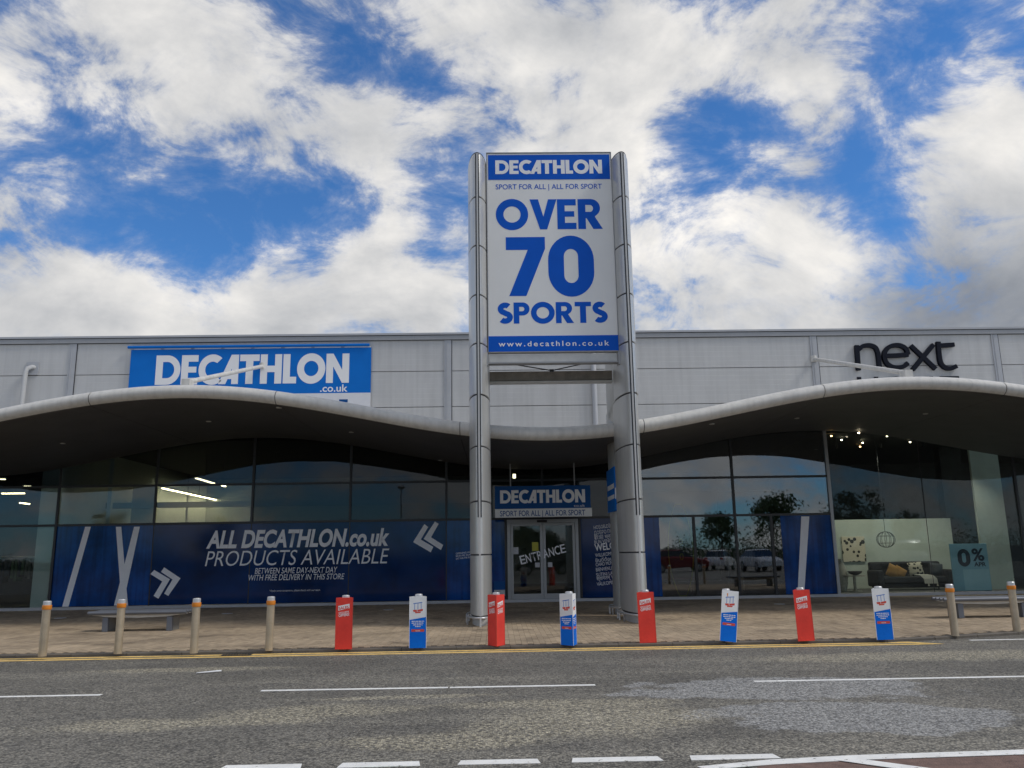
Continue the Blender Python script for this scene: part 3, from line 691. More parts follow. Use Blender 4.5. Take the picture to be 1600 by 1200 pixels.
for px, py in ((326,658),(98,692),(549,675),(688,719),(1245,653),(1446,646),(436,636),(1112,662)):
    # downlights set into the soffit
    for Yt in [20.0+.05*i for i in range(130)]:
        X, Z = at(px, py, Yt)
        if Z > ctop(X)-2*RB: break
    z = ctop(X)-2*RB-.001
    cchild(MB().disc((X, Yt, z-.015), .07, .02).build('downlight', M['downlight'], smooth=True))
# tie struts from the wall to the canopy
for xc, zc, xw, zw in ((-7.69, 5.98, -7.68, 7.76), (10.5, 6.0, 10.72, 7.80)):
    s_ = cchild(MB().tube([(xw, FY+.0, zw), (xc, 20.3, zc-.08)], .062, 14).build('tie_strut', M['canopy'], smooth=True))
    MB().box(xc-.10, xc+.10, 20.15, 20.45, ctop(xc)-.02, zc-.03).build('bracket', M['canopy'], s_).matrix_parent_inverse = Matrix()
    MB().disc((xw, FY-.02, zw-.1), .1, .2).build('anchor', M['canopy'], s_, smooth=True)

# ------------------------------------------------------------------ sign tower
TX0, TX1, NOSE = -.36, 3.10, 18.10
tower = empty('sign_tower', (1.37, 19.2, PZ), 'tall twin column sign tower with white and blue board reading OVER 70 SPORTS', 'sign tower')
def tchild(o, par=None):
    if par: o.parent = par
    else: o.parent = tower; o.matrix_parent_inverse = Matrix.Translation((-1.37, -19.2, -PZ))
    return o
def ell(cx, cy, a, b, z, n=48, e=2.0):
    out = []
    for k in range(n):
        t = 2*math.pi*k/n; c, s_ = math.cos(t), math.sin(t)
        out.append((cx + a*math.copysign(abs(c)**(2/e), c), cy + b*math.copysign(abs(s_)**(2/e), s_), z))
    return out
HW = .245
def zpx(px, py, Y): return at(px, py, Y)[1]
jz = [zpx(747, y, NOSE) for y in (867, 783, 697, 616, 536, 460, 383, 307)]      # joint heights on the left column
ZTOP = 11.02
for cx in (TX0, TX1):
    segs = [.26] + jz + [ZTOP]
    for a, b in zip(segs, segs[1:]):
        bd = .95 if b > 5.4 else 1.15
        mb = MB(); g = .015
        lo = a + g; hi = b - g
        rings = [ell(cx, NOSE+bd, HW-.01, bd-.01, lo), ell(cx, NOSE+bd, HW, bd, lo+.006), ell(cx, NOSE+bd, HW, bd, hi-.006), ell(cx, NOSE+bd, HW-.01, bd-.01, hi)]
        if b == ZTOP:
            rings = [ell(cx, NOSE+bd, HW-.01, bd-.01, lo), ell(cx, NOSE+bd, HW, bd, lo+.006), ell(cx, NOSE+bd, HW, bd, hi-.12), ell(cx, NOSE+bd, HW-.03, bd-.03, hi-.04), ell(cx, NOSE+bd, HW-.09, bd-.09, hi)]
        tchild(mb.rings(rings).build('column_shell', M['column'], smooth=True))
    # dark core seen in the joints
    tchild(MB().rings([ell(cx, NOSE+1.15, HW-.022, 1.128, .24), ell(cx, NOSE+1.15, HW-.022, 1.128, jz[3])]).build('column_core', M['trim_dark'], smooth=True))
    tchild(MB().rings([ell(cx, NOSE+.95, HW-.022, .928, jz[3]-.002), ell(cx, NOSE+.95, HW-.022, .928, ZTOP-.05)]).build('column_core', M['trim_dark'], smooth=True))
    # deep blade behind the upper column
    tchild(MB().rings([ell(cx, NOSE+2.75, .05, .55, jz[3]-.30), ell(cx, NOSE+2.5, .16, .95, jz[3]-.16), ell(cx, NOSE+2.2, .228, 1.32, jz[3]+.02), ell(cx, NOSE+2.2, .228, 1.32, ZTOP-.3), ell(cx, NOSE+2.2, .15, 1.2, ZTOP-.2)]).build('blade', M['column'], smooth=True))
    # nose strip between two dark grooves
    tchild(MB().box(cx-.018, cx+.018, NOSE-.014, NOSE+.05, .27, ZTOP-.10).build('nose_strip', M['column_inner']))
    for sx in (-1, 1): tchild(MB().box(cx+sx*.033-.014, cx+sx*.033+.014, NOSE-.004, NOSE+.05, 2.35, ZTOP-.10).build('groove', M['trim_dark']))
    # rear leg carrying the back of the blade
    tchild(MB().rings([ell(cx, NOSE+3.05, .19, .42, PZ+.2), ell(cx, NOSE+3.05, .19, .42, jz[3]+.02)]).build('rear_leg', M['column'], smooth=True))
    # pedestals and bumper rails round the feet
    for cy, a, b in ((NOSE+1.15, .20, .90), (NOSE+3.05, .16, .36)):
        tchild(MB().rings([ell(cx, cy, a, b, PZ), ell(cx, cy, a, b, .265)]).build('pedestal', M['column_inner'], smooth=True))
        ra, rb = a+.13, b+.27
        rl = [(cx+ra*math.cos(t*math.pi/18), cy+rb*math.sin(t*math.pi/18), .235) for t in range(37)]
        tchild(MB().tube(rl, .022, 8).build('bumper_rail', M['steel_cap'], smooth=True))
        for t in (-90, -25, 25, 90, 155, 205, -155+0, 180):
            tt = math.radians(t); tchild(MB().tube([(cx+ra*math.cos(tt), cy+rb*math.sin(tt), PZ), (cx+ra*math.cos(tt), cy+rb*math.sin(tt), .23)], .022, 8).build('bumper_post', M['steel_cap'], smooth=True))
# board
BY = 18.50; BX0, BX1, BZ0, BZ1 = -.135, 2.895, 6.14, 11.13
brd = tchild(MB().box(BX0, BX1, BY, BY+.22, BZ0, BZ1).build('sign_board', M['white_board'], bevel=.012))
for a in ((BX0-.012, BX0+.0, BZ0, BZ1), (BX1, BX1+.012, BZ0, BZ1)): MB().box(a[0], a[1], BY-.02, BY+.2, a[2], a[3]).build('frame', M['trim'], brd)
MB().box(BX0-.012, BX1+.012, BY-.02, BY+.2, BZ1, BZ1+.014).build('frame', M['trim'], brd)
ZB = (zpx(762,284,BY)+zpx(955,277,BY))/2
hp = MB().box(BX0+.035, BX1-.035, BY-.006, BY-.001, ZB, BZ1-.05).build('header_panel', M['blue'], brd)
ZF = (zpx(763,527,BY)+zpx(966,522,BY))/2
fp = MB().box(BX0+.002, BX1-.002, BY-.006, BY-.001, BZ0+.01, ZF).build('footer_panel', M['blue'], brd)
LY = BY-.009
px_text(logo(), (774,273), (941,270), 251.5, LY, M['lettering_white'], brd, cap=(0,1))
px_text('SPORT FOR ALL | ALL FOR SPORT', (774.5,296.5), (940.5,294), 288.7, BY-.003, M['blue'], brd, offset=.006, cap=(0,.70))
px_text(word('OVER', .03, .25, .21), (775,360), (942,356.5), 313, BY-.003, M['blue'], brd, cap=(0,1))
px_text(word('70', .03, .25, .21), (791.5,463), (930,461), 371, BY-.003, M['blue'], brd, cap=(0,1))
px_text(word('SPORTS', .03, .25, .21), (778,506.5), (950,503.5), 473.5, BY-.003, M['blue'], brd, cap=(0,1))
px_text('www.decathlon.co.uk', (779,541.5), (952,539.5), 533.5, LY, M['lettering_white'], brd, offset=.012, spacing=1.35, cap=(0,.70))
for sx, cx in ((1, TX0+HW), (-1, TX1-HW)):
    for z in (10.35, 8.32):
        x0, x1 = sorted((cx-.05*sx, (BX0 if sx > 0 else BX1)))
        tchild(MB().box(min(x0,x1)-.02, max(x0,x1)+.0, BY+.02, BY+.2, z-.20, z+.20).build('bracket', M['black']))
# beams below the board and wind bracing
b1 = tchild(MB().box(-.10, 2.86, BY+.03, BY+.13, 5.90, 6.085).build('beam', M['beam_light'])); MB().box(-.13, 2.89, BY-.03, BY+.20, 5.865, 5.899).build('flange', M['trim'], b1)
for x in (-.17, 2.90): MB().box(x-.03, x+.03, BY-.05, BY+.22, 5.82, 6.13).build('end_plate', M['trim'], b1)
b2 = tchild(MB().box(-.12, 2.86, 19.5, 19.62, zpx(860,594,19.5), zpx(860,580,19.5)).build('beam', M['beam_rust'])); b2['label'] = 'weathered brown cross beam'
zz = zpx(860,596,19.5); MB().box(-.12, 2.86, 19.42, 19.70, zz-.03, zz+.0).build('flange', M['beam_light'], b2)
for p0, p1 in (((795,568),(862,579)), ((862,579),(922,566))):
    a = at(*p0, 19.0); b = at(*p1, 19.0); tchild(MB().tube([(a[0], 19.0, a[1]), (b[0], 19.0, b[1])], .014, 8).build('brace_rod', M['black']))
a = at(862, 579, 19.0); tchild(MB().box(a[0]-.05, a[0]+.05, 18.98, 19.02, a[1]-.03, a[1]+.03).build('brace_plate', M['black']))
# projecting signs on the rear legs
for cx, lab in ((TX0, 'small blue and white projecting sign seen edge on behind the left tower column'), (TX1, 'small blue and white projecting sign on the rear leg behind the right tower column')):
    sgn = 1 if cx < 1 else -1
    z0, z1 = (2.55, 3.62)
    ps = empty('projecting_sign', (cx, NOSE+2.55, z0), lab, 'sign')
    def pchild(o): o.parent = ps; o.matrix_parent_inverse = Matrix.Translation((-cx, -NOSE-2.55, -z0)); return o
    xa, xb = (cx+.05, cx+.12) if sgn > 0 else (cx-.20, cx-.13)
    ya, yb = NOSE+2.0, NOSE+3.4
    pchild(MB().box(xa, xb, ya, yb, z0, z1).build('panel', M['banner'] if sgn < 0 else M['banner_white']))
    fx = xa-.003 if sgn < 0 else xb+.003
    for za, zb in ((z1-.52, z1-.40), (z0+.30, z0+.40)): pchild(MB().box(min(fx,fx+.001), max(fx,fx+.001), ya+.1, yb-.1, za, zb).build('lettering_bar', M['lettering_white']))
    pchild(MB().box(xa, xb, ya-.004, ya-.001, z0+.28, z0+.55).build('end_band', M['banner_white']))

# entrance sign hanging under the canopy
SY = 25.0
esx0, esz1 = at(773, 760, SY); esx1, _ = at(922, 757, SY); esz0 = at(774, 809, SY)[1]; eszm = at(774, 795.5, SY)[1]
es = empty('entrance_sign', ((esx0+esx1)/2, SY, esz0), 'blue DECATHLON sign with white tagline hanging over the entrance doors', 'sign')
def echild(o): o.parent = es; o.matrix_parent_inverse = Matrix.Translation((-(esx0+esx1)/2, -SY, -esz0)); return o
echild(MB().box(esx0, esx1, SY, SY+.12, eszm+.001, esz1).build('blue_panel', M['blue_dark'], bevel=.008)); echild(MB().box(esx0, esx1+.03, SY-.003, SY+.123, esz0, eszm).build('white_panel', M['white_board'], bevel=.008))
echild(px_text(logo(), (781.5,787), (914.5,784.5), 766.5, SY-.003, M['lettering_white'], None, cap=(0,1)))
echild(px_text('co.uk', (897,792), (914,791.5), 788, SY-.003, M['lettering_white'], None, offset=.0, cap=(0,.70)))
echild(px_text('SPORT FOR ALL | ALL FOR SPORT', (781.5,807), (914.5,804.5), 798.5, SY-.006, M['blue_dark'], None, offset=.008, cap=(0,.70)))
for px in (797.5, 897.5):
    X = at(px, 745, SY)[0]; echild(MB().tube([(X, SY+.06, esz1), (X, SY+.06, ctop(X)-2*RB+.02)], .018, 8).build('hanger_rod', M['trim']))

# ------------------------------------------------------------------ big banner and the neighbouring shop's letters
NY = FY-.06
bx0 = at(204,560,NY)[0]; bx1 = at(580,560,NY)[0]; bz1 = 8.45; bz0 = 6.3
bn = empty('shop_banner', ((bx0+bx1)/2, FY, 5.6), 'large blue DECATHLON banner on the grey wall behind the left canopy wave', 'banner')
def nchild(o): o.parent = bn; o.matrix_parent_inverse = Matrix.Translation((-(bx0+bx1)/2, -FY, -5.6)); return o
zs = at(577,613.5,NY)[1]
nchild(MB().box(bx0, bx1, NY, NY+.03, zs+.001, bz1-.10).build('blue_sheet', M['banner'])); nchild(MB().box(bx0, bx1, NY, NY+.03, 5.7, zs).build('white_sheet', M['banner_white']))
nchild(MB().tube([(bx0-.10, NY-.03, bz1-.02), (bx1-.06, NY-.03, bz1-.02)], .045, 10).build('top_rail', M['banner'], smooth=True))
for k in range(8):
    xk = bx0 + (bx1-bx0)*(k+.06)/8
    nchild(MB().box(xk+.04, xk+(bx1-bx0)/8-.08, NY-.005, NY+.02, bz1-.095, bz1-.065).build('lacing_strip', M['banner_white']))
nchild(px_text(logo(), (241.5,602), (545,597.5), 556, NY-.004, M['lettering_white'], None, cap=(0,1)))
nchild(px_text('.co.uk', (500,612.5), (543,611), 601.5, NY-.004, M['lettering_white'], None, offset=.015, cap=(0,.70)))
a = at(530,624,NY); nchild(MB().box(a[0], a[0]+.28, NY-.005, NY-.002, a[1]-.10, a[1]).build('lettering', M['blue_dark']))

nx = empty('shop_letters', (13.8, FY, 7.3), 'dark raised lettering spelling next on the grey wall at the right', 'sign')
def xchild(o, par=None):
    if par: o.parent = par
    else: o.parent = nx; o.matrix_parent_inverse = Matrix.Translation((-13.8, -FY, -7.3))
    return o
LX = FY-.13
def P2(px, py): X, Z = at(px, py, LX); return (X, Z)
def letter(strokes, hw):
    root = None
    for k, s_ in enumerate(strokes):
        me = outline_mesh([stroke(s_, hw)], .06)
        for v in me.vertices: v.co = (v.co.x, LX - v.co.z + .065 + .0025*k, v.co.y)
        me.materials.append(M['next'])
        o = link('letter' if k == 0 else 'letter_stroke', me)
        if k == 0: root = xchild(o)
        else: o.parent = root; o.matrix_parent_inverse = Matrix()
def Z2(px_list): return [P2(*p) for p in px_list]
def smooth_path(pts, n=8):
    out = []
    P_ = [pts[0]]+pts+[pts[-1]]
    for i in range(1, len(P_)-2):
        p0, p1, p2, p3 = [Vector(q) for q in P_[i-1:i+3]]
        for k in range(n):
            t = k/n; out.append(tuple(.5*((2*p1)+(-p0+p2)*t+(2*p0-5*p1+4*p2-p3)*t*t+(-p0+3*p1-3*p2+p3)*t**3)))
    out.append(tuple(pts[-1])); return out
HWL = .070
letter([Z2([(1339.5,539),(1342.5,578)]), smooth_path(Z2([(1342,546),(1349,540.5),(1359,539),(1368,542),(1372,549),(1374,560),(1375.5,577)]))], HWL)
letter([smooth_path(Z2([(1383,555.5),(1401,555),(1420,553.8)])), smooth_path(Z2([(1420,553.8),(1416.5,544.5),(1408,539.5),(1398,539),(1389,542.5),(1383.5,550),(1383,559),(1387,567.5),(1396,573),(1407,573.5),(1415,571),(1419.5,566.5)]))], HWL)
letter([Z2([(1424,539.5),(1463,576)]), Z2([(1459.5,538),(1427.5,577)])], HWL)
letter([smooth_path(Z2([(1467,533.5),(1467.8,545),(1469.5,560),(1472.5,569),(1480,574.5),(1489,574.5),(1496,571.5)])), Z2([(1467,539.5),(1492,538)])], HWL)
# second line, hidden but for its upper edge
for ch, xa, xb in (('H', 1340, 1372), ('O', 1382, 1418), ('M', 1424, 1458), ('E', 1469, 1499)):
    X0, Z1 = at(xa, 587.6+(1420-xa)*.008, LX); X1 = at(xb, 583, LX)[0]
    me = font_mesh(ch, .005, extrude=.03)
    o = stand(me, X0, X1, Z1-.62, .62, LX+.05, material=M['next'], baseline=(0,.7), name='letter'); xchild(o)

# ------------------------------------------------------------------ bollards and their sales covers
GB = 'steel bollards along the kerb'
def make_bollard():
    r = empty('bollard', (0,0,PZ), 'x', 'bollard', GB)
    R_ = .064
    MB().rings([[(R_*math.cos(2*math.pi*k/24), R_*math.sin(2*math.pi*k/24), z) for k in range(24)] for z in (0, .74)]).build('post', M['steel'], r, smooth=True)
    MB().rings([[(q*math.cos(2*math.pi*k/24), q*math.sin(2*math.pi*k/24), z) for k in range(24)] for q, z in ((.071,.74),(.074,.75),(.074,.80),(.071,.81))]).build('orange_band', M['orange'], r, smooth=True)
    MB().rings([[(q*math.cos(2*math.pi*k/24), q*math.sin(2*math.pi*k/24), z) for k in range(24)] for q, z in ((.064,.81),(.064,.865),(.056,.875),(.02,.88))]).build('cap', M['steel_cap'], r, smooth=True)
    return r
proto = make_bollard()
open_b = [(63.5,1026,'steel bollard with orange band, leftmost by the kerb'), (182,1022,'steel bollard with orange band in front of the left bench'), (301,1021,'steel bollard with orange band, third from the left end of the kerb row'), (419,1017,'steel bollard with orange band, next to the first red sales cover'),
          (1495,994,'steel bollard with orange band in front of the right bench, nearest the covers'), (1592,987,'steel bollard with orange band, rightmost by the kerb')]
cov = [(537,1015,'r',0,0,'leftmost red printed sales cover on a bollard'), (653,1013,'b',0,0,'blue and white cover left of the tower'), (776,1010,'r',58,0,'red sales cover turned corner on in front of the left tower column'), (892,1009,'b',77,0,'blue and white cover turned corner on in front of the entrance doors'),
       (1013,1005,'r',3,-1.2,'red sales cover in front of the right tower column'), (1140,1004,'b',0,6.5,'blue and white cover leaning to the right on its bollard'), (1260,1002,'r',0,-.6,'rightmost red printed sales cover on a bollard'), (1384,1000,'b',0,-.5,'rightmost blue and white bollard cover')]
first = True
for px, py, lab in open_b:
    X, Y = gnd(px, py, PZ)
    o = proto if first else copy_tree(proto); first = False
    o.location = (X, Y+.05, PZ); o['label'] = lab; o.rotation_euler.z = random.uniform(0, 6)
SIDE = .285
def cover(kind, lab):
    """three-sided printed sleeve"""
    c = empty('bollard_cover', (0,0,0), lab, 'sales cover', 'printed covers over the bollards')
    apo = SIDE/(2*math.sqrt(3)); H_ = .835; z0 = .0
    for k in range(3):
        R3 = Matrix.Rotation(math.radians(120*k), 4, 'Z')
        def put(mb, name, m_, par=None):
            o = mb.build(name, m_)
            for v in o.data.vertices: v.co = R3 @ v.co
            o.parent = par or c; return o
        y = -apo
        def flat(pts, d): return MB().poly([(p[0], y-d, p[1]) for p in pts])
        hw = SIDE/2-.002
        if kind == 'r':
            f = put(MB().prism_y([(-hw,z0),(hw,z0),(hw,H_),(-hw,H_)], y, y+.004), 'face', M['red'])
            put(flat([(-hw*.74,.625),(hw*.62,.660),(hw*.62,.735),(-hw*.74,.70)], .0012), 'label_box', M['cover_white'], f)
            for txt, zz_, hh, mm, d, w_ in (('SALES', .638, .046, 'red', .0022, .17), ('EXCLUSIVE', .572, .026, 'cover_white', .0012, .175), ('OFFERS!', .52, .044, 'cover_white', .0012, .18)):
                me = font_mesh(txt, .02); o = stand(me, -hw*.66, -hw*.66+w_, zz_, hh, y-d, rot=.125, material=M[mm], baseline=(0,.7))
                for v in o.data.vertices: v.co = R3 @ v.co
                o.parent = f
        else:
            f = put(MB().prism_y([(-hw,z0),(hw,z0),(hw,.50),(-hw,.455)], y, y+.004), 'face', M['cover_blue'])
            g = put(MB().prism_y([(-hw,.456),(hw,.501),(hw,H_),(-hw,H_)], y, y+.004), 'face', M['cover_white'])
            # picture: a blue framed stand over a red basket
            for pts in ([(-.075,.725),(.070,.745),(.075,.733),(-.08,.712)], [(-.060,.712),(-.052,.712),(-.052,.62),(-.060,.62)], [(-.004,.72),(.004,.72),(.004,.625),(-.004,.625)], [(.050,.728),(.058,.728),(.058,.62),(.050,.62)]):
                put(flat(pts, .0012), 'picture', M['print_blue'], g)
            for pts in ([(-.085,.615),(-.02,.62),(-.015,.585),(-.075,.585)], [(-.012,.617),(.085,.632),(.080,.598),(-.005,.588)], [(-.05,.582),(.05,.588),(.045,.566),(-.045,.562)]):
                put(flat(pts, .0012), 'picture', M['print_red'], g)
            # four lines of small print and a red button
            for j, (zz_, ww) in enumerate(((.425,.105),(.396,.105),(.367,.078),(.340,.045))):
                x_ = -ww
                while x_ < ww-.01:
                    l = random.uniform(.018,.05); put(flat([(x_,zz_),(min(x_+l,ww),zz_),(min(x_+l,ww),zz_+.013),(x_,zz_+.013)], .0012), 'small_print', M['cover_white'], f); x_ += l+.008
            put(flat([(-.108,.262),(.108,.262),(.108,.303),(-.108,.303)], .0012), 'button', M['print_red'], f)
            put(flat([(-.04,.272),(.04,.272),(.04,.280),(-.04,.280)], .0022), 'small_print', M['cover_white'], f)
        # pale folded edge
        ex_ = Matrix.Rotation(math.radians(120*k), 4, 'Z') @ Vector((SIDE/2, -apo, 0))
        MB().box(ex_.x-.003, ex_.x+.003, ex_.y-.003, ex_.y+.003, z0+.002, H_-.001).build('fold', M['cover_white'] if kind == 'b' else M['print_red'], c)
    top = [(Matrix.Rotation(math.radians(120*k), 4, 'Z') @ Vector((SIDE/2-.006, -apo+.0045, 0))) for k in range(3)]
    MB().rings([[(p.x, p.y, H_-.012) for p in top], [(p.x, p.y, H_-.006) for p in top]]).build('lid', M['cover_white'] if kind == 'b' else M['red'], c)
    return c
for px, py, kind, rz, lean, lab in cov:
    X, Y = gnd(px, py, PZ)
    b = copy_tree(proto); b.location = (X+(.0 if lean < 3 else .02), Y+.09, PZ); b['label'] = 'bollard cap in ' + lab
    c = cover(kind, lab); c.location = (X, Y+.085, PZ+.004 + (.012 if lean > 3 else 0)); c.rotation_euler = (math.radians(random.uniform(-1,1)), math.radians(lean+random.uniform(-.8,.8)), math.radians(rz+random.uniform(-4,4)))
    if lean > 3: c.location.x -= .03

# ------------------------------------------------------------------ benches
def bench(x0, x1, Y, lab):
    cx = (x0+x1)/2; r = empty('bench', (cx, Y, PZ), lab, 'bench', 'benches on the pavement'); L_ = (x1-x0)/2
    def put(mb, n_, m_, **k): return mb.build(n_, m_, r, **k)
    for j in range(4):
        yy = -.24 + j*.16
        put(MB().tube([(-L_, yy, .395), (L_, yy, .395)], .042 if j in (0,3) else .036, 10), 'seat_rail', M['bench_top'], smooth=True)
    pts = [(-L_*.93,.345),(-L_*.6,.305),(0,.285),(L_*.6,.305),(L_*.93,.345)]
    put(MB().prism_y(pts+[(L_*.93,.352),(-L_*.93,.352)], -.20, .22), 'under_beam', M['bench_beam'])
    for s_ in (-1, 1):
        put(MB().box(s_*L_*.655-.06, s_*L_*.655+.06, -.22, -.12, 0, .30), 'leg', M['bench_top'], bevel=.01)
        put(MB().box(s_*L_*.655-.05, s_*L_*.655+.05, -.11, .24, 0, .296), 'leg_panel', M['bench_leg'])
    return r
bench(-8.82, -6.72, 18.75, 'long grey metal bench on the left behind the bollards')
bench(9.62, 11.75, 18.35, 'long grey metal bench at the right end behind the bollards')
# recessed ground lights and a scrap of litter
for k, (px, py, lab) in enumerate(((94,966,'round light set in the paving near the left end'), (355,959,'round light set in the paving behind the third bollard'), (607,953,'round light set in the paving behind the first blue cover'), (1218,944,'round light set in the paving behind the rightmost red cover'))):
    X, Y = gnd(px, py, PZ); o = tag(MB().disc((0,0,0), .15, .008, 24).build('ground_light', M['steel_cap'], loc=(X, Y, PZ+.003)), lab, 'ground light', 'lights set in the paving')
X, Y = gnd(372, 1023); gg = empty('drain_grate', (X, 14.30, 0), 'dark iron drain grate in the gutter by the left bollards', 'drain grate')
M['iron'] = mat('cast_iron', (.035,.033,.03), .6, var=.2)
for a_ in ((-.24,.24,-.17,-.14),(-.24,.24,.10,.13),(-.24,-.21,-.139,.099),(.21,.24,-.139,.099)): MB().box(*a_, .002, .012).build('frame_bar', M['iron'], gg)
for j in range(9): MB().box(-.19+j*.045, -.165+j*.045, -.138, .098, .002, .010).build('bar', M['iron'], gg)
X, Y = gnd(326, 1052); tag(MB().rings([[(-.17,-.02,.006),(-.15,.03,.006),(.15,.06,.03),(.17,.03,.02)],[(-.17,-.02,.012),(-.15,.03,.014),(.15,.06,.036),(.17,.03,.026)]]).build('litter', M['cover_white'], loc=(X, Y, 0)), 'thin white strip of litter lying on the road', 'litter')

# ------------------------------------------------------------------ shop interiors
def st(name, mb, m_): return tag(mb.build(name, m_), kind='structure')
st('shop_floor', MB().box(-29.9, 29.9, FY+.11, 42, PZ, PZ+.06), M['int_floor'])
st('shop_ceiling', MB().box(-29.9, 29.9, FY+.14, 42, 5.30, 5.40), M['int_dark'])
st('shop_back_wall', MB().box(-14.3, 10.88, 40.6, 40.8, PZ+.06, 5.3), M['int_wall'])
st('shop_back_wall', MB().box(10.9, 29.9, 37.6, 37.8, PZ+.06, 5.3), M['int_dark'])
st('shop_back_wall', MB().box(-29.9, -14.1, 38, 38.2, PZ+.06, 5.3), M['int_dark'])
st('shop_party_wall', MB().box(10.84, 10.90, FY+.05, 40.59, PZ+.06, 5.3), M['int_dark'])
st('shop_party_wall', MB().box(-14.62, -14.10, FY+.14, 40.59, PZ+.06, 5.3), M['int_green'])
# partitions behind the upper glazing at the left
for a, b, Y, z0_, z1_, m_ in ((95,100,28.2,.11,4.6,'int_green'),(105,142,30.5,.11,4.4,'int_wall'),(166,172,28.4,.11,5.0,'int_green'),(205,240,31.5,.11,4.3,'int_wall')):
    X0 = at(a,800,Y)[0]; X1 = at(b,800,Y)[0]; st('shop_partition', MB().box(X0, X1, Y, Y+.15, z0_, z1_), M[m_])
st('shop_beam', MB().box(-14, 4, 30.0, 30.2, 3.35, 3.55), M['int_wall'])
st('shop_beam', MB().box(4.5, 10.7, 32.0, 32.2, 3.8, 4.2), M['int_wall'])
def strip(p0, p1, z, lab):
    x0, y0 = gnd(*p0, z); x1, y1 = gnd(*p1, z)
    L0 = Vector((x0,y0,z)); L1 = Vector((x1,y1,z)); d = (L1-L0)
    ang = math.atan2(d.y, d.x)
    r = empty('strip_light', tuple((L0+L1)/2), lab, 'strip light', 'lit ceiling strips in the shop', rz=ang)
    l = d.length/2
    MB().box(-l, l, -.05, .05, .0, .03).build('tube', M['lamp'], r); MB().box(-l-.03, l+.03, -.07, .07, .031, .09).build('housing', M['int_wall'], r)
    MB().tube([(0, 0, .09), (0, 0, max(.12, 5.3-z))], .008, 6).build('hanger', M['int_dark'], r)
Zs = 4.3
def gz(px, py): return (px, py)
strip((254,763.5), (355,785.5), Zs, 'long lit strip behind the glass above the left vinyl')
strip((307,748), (334,756), Zs, 'short lit strip high behind the glass, above the long one')
strip((344,757.5), (351,760.5), Zs, 'tiny lit strip end beside the short high strip')
strip((385,790), (390,793), Zs, 'tiny lit strip far back at the right end of the long one')
strip((1018,795), (1074,780.5), Zs, 'long lit strip behind the glass right of the tower')
strip((1093,774), (1102,771.5), Zs, 'short lit strip further right of the tower')
strip((858,829), (879,815), Zs*.86, 'lit strip seen through the right door leaf')
strip((925,787), (934,781.5), Zs, 'lit strip beside the hanging entrance sign')
strip((0,749.5), (8,749.5), 4.4, 'lit strip end at the left edge of the picture')
strip((38,760.5), (48,760.5), 4.4, 'short lit strip in the leftmost shop')
strip((3,771.8), (38,771.5), 4.2, 'long lit strip in the leftmost shop')
strip((32,786.5), (45,788), 3.9, 'lower short lit strip in the leftmost shop')
# pendant lamp above the entrance
X, Z = at(803.5, 744, 28.0); pl = tag(MB().box(X-.05, X+.05, 27.95, 28.05, Z-.07, Z+.07).build('pendant_lamp', M['lamp'], bevel=.01), 'small square lamp glowing above the entrance sign', 'lamp')

# sporting goods on show, seen dimly
M['goods_a'] = mat('goods_dark', (.05,.06,.07), .7, var=.4, vscale=6); M['goods_b'] = mat('goods_mixed', (.16,.15,.13), .7, var=.5, vscale=8); M['goods_g'] = mat('goods_green', (.09,.14,.08), .8, var=.4, vscale=6); M['goods_c'] = mat('goods_pale', (.42,.42,.40), .7, var=.3, vscale=9)
def rack(px, Y, w_, h_, lab, mats):
    X = at(px, 900, Y)[0]; r = empty('clothes_rack', (X, Y, PZ+.06), lab, 'clothes rack', 'racks inside the shops')
    for s_ in (-1,1): MB().tube([(s_*w_/2,0,0),(s_*w_/2,0,h_)], .018, 8).build('post', M['steel_cap'], r)
    MB().tube([(-w_/2,0,h_),(w_/2,0,h_)], .018, 8).build('rail', M['steel_cap'], r)
    n_ = int(w_/.11)
    for k in range(n_):
        x = -w_/2 + (k+.5)*w_/n_; d = random.uniform(.16,.24); b = random.uniform(.55,.8)
        MB().prism_y([(x-.035,h_-.04),(x+.035,h_-.04),(x+.045,h_-b),(x-.045,h_-b)], -d, d).build('garment', M[random.choice(mats)], r)
rack(20, 28.6, 1.6, 1.55, 'rack of dark clothes in the leftmost shop window', ['goods_a','goods_b','goods_g'])
rack(8, 31.5, 2.4, 1.6, 'rack of clothes further back in the leftmost shop', ['goods_a','goods_b'])
rack(1120, 30.0, 1.9, 1.5, 'rack of mixed clothes behind the right hand shop window', ['goods_c','goods_b','goods_g'])
rack(1185, 31.0, 2.2, 1.5, 'rack of dark clothes behind the right hand shop window', ['goods_a','goods_b'])
# display board for paddling: outline of a board with yellow edge standing in the window
X0, _ = at(1060, 800, FY+.5)
M['board_dark'] = mat('paddle_board_dark', (.03,.035,.045), .4); M['board_yellow'] = mat('paddle_board_edge', (.42,.45,.05), .5)
pb = empty('paddle_board', (X0, FY+.5, PZ+.06), 'upright dark paddle board with yellow edge in the window right of the tower', 'paddle board')
zt = at(1060,787,FY+.5)[1]-PZ-.06; Hh = zt
def pw(t): return .43*(math.sin(math.pi*min(1, max(0, (t*.93+.035))))**.62)
ol = [(-pw(i/24), i/24*Hh) for i in range(25)] + [(pw(i/24), i/24*Hh) for i in range(24, -1, -1)]
MB().prism_y(ol, -.02, .06).build('deck', M['board_dark'], pb)
me = outline_mesh([ol, [(x*.90, Hh/2+(z-Hh/2)*.975) for x, z in ol]], .012)
for v in me.vertices: v.co = (v.co.x, -.035 - v.co.z, v.co.y)
me.materials.append(M['board_yellow']); link('edge_band', me, pb)
for zz_ in (1.15, 1.62): stand(word('0', 0, .2, .2), -.05, .09, zz_, .22, -.026, material=M['board_yellow'], parent=pb, baseline=(0,1))

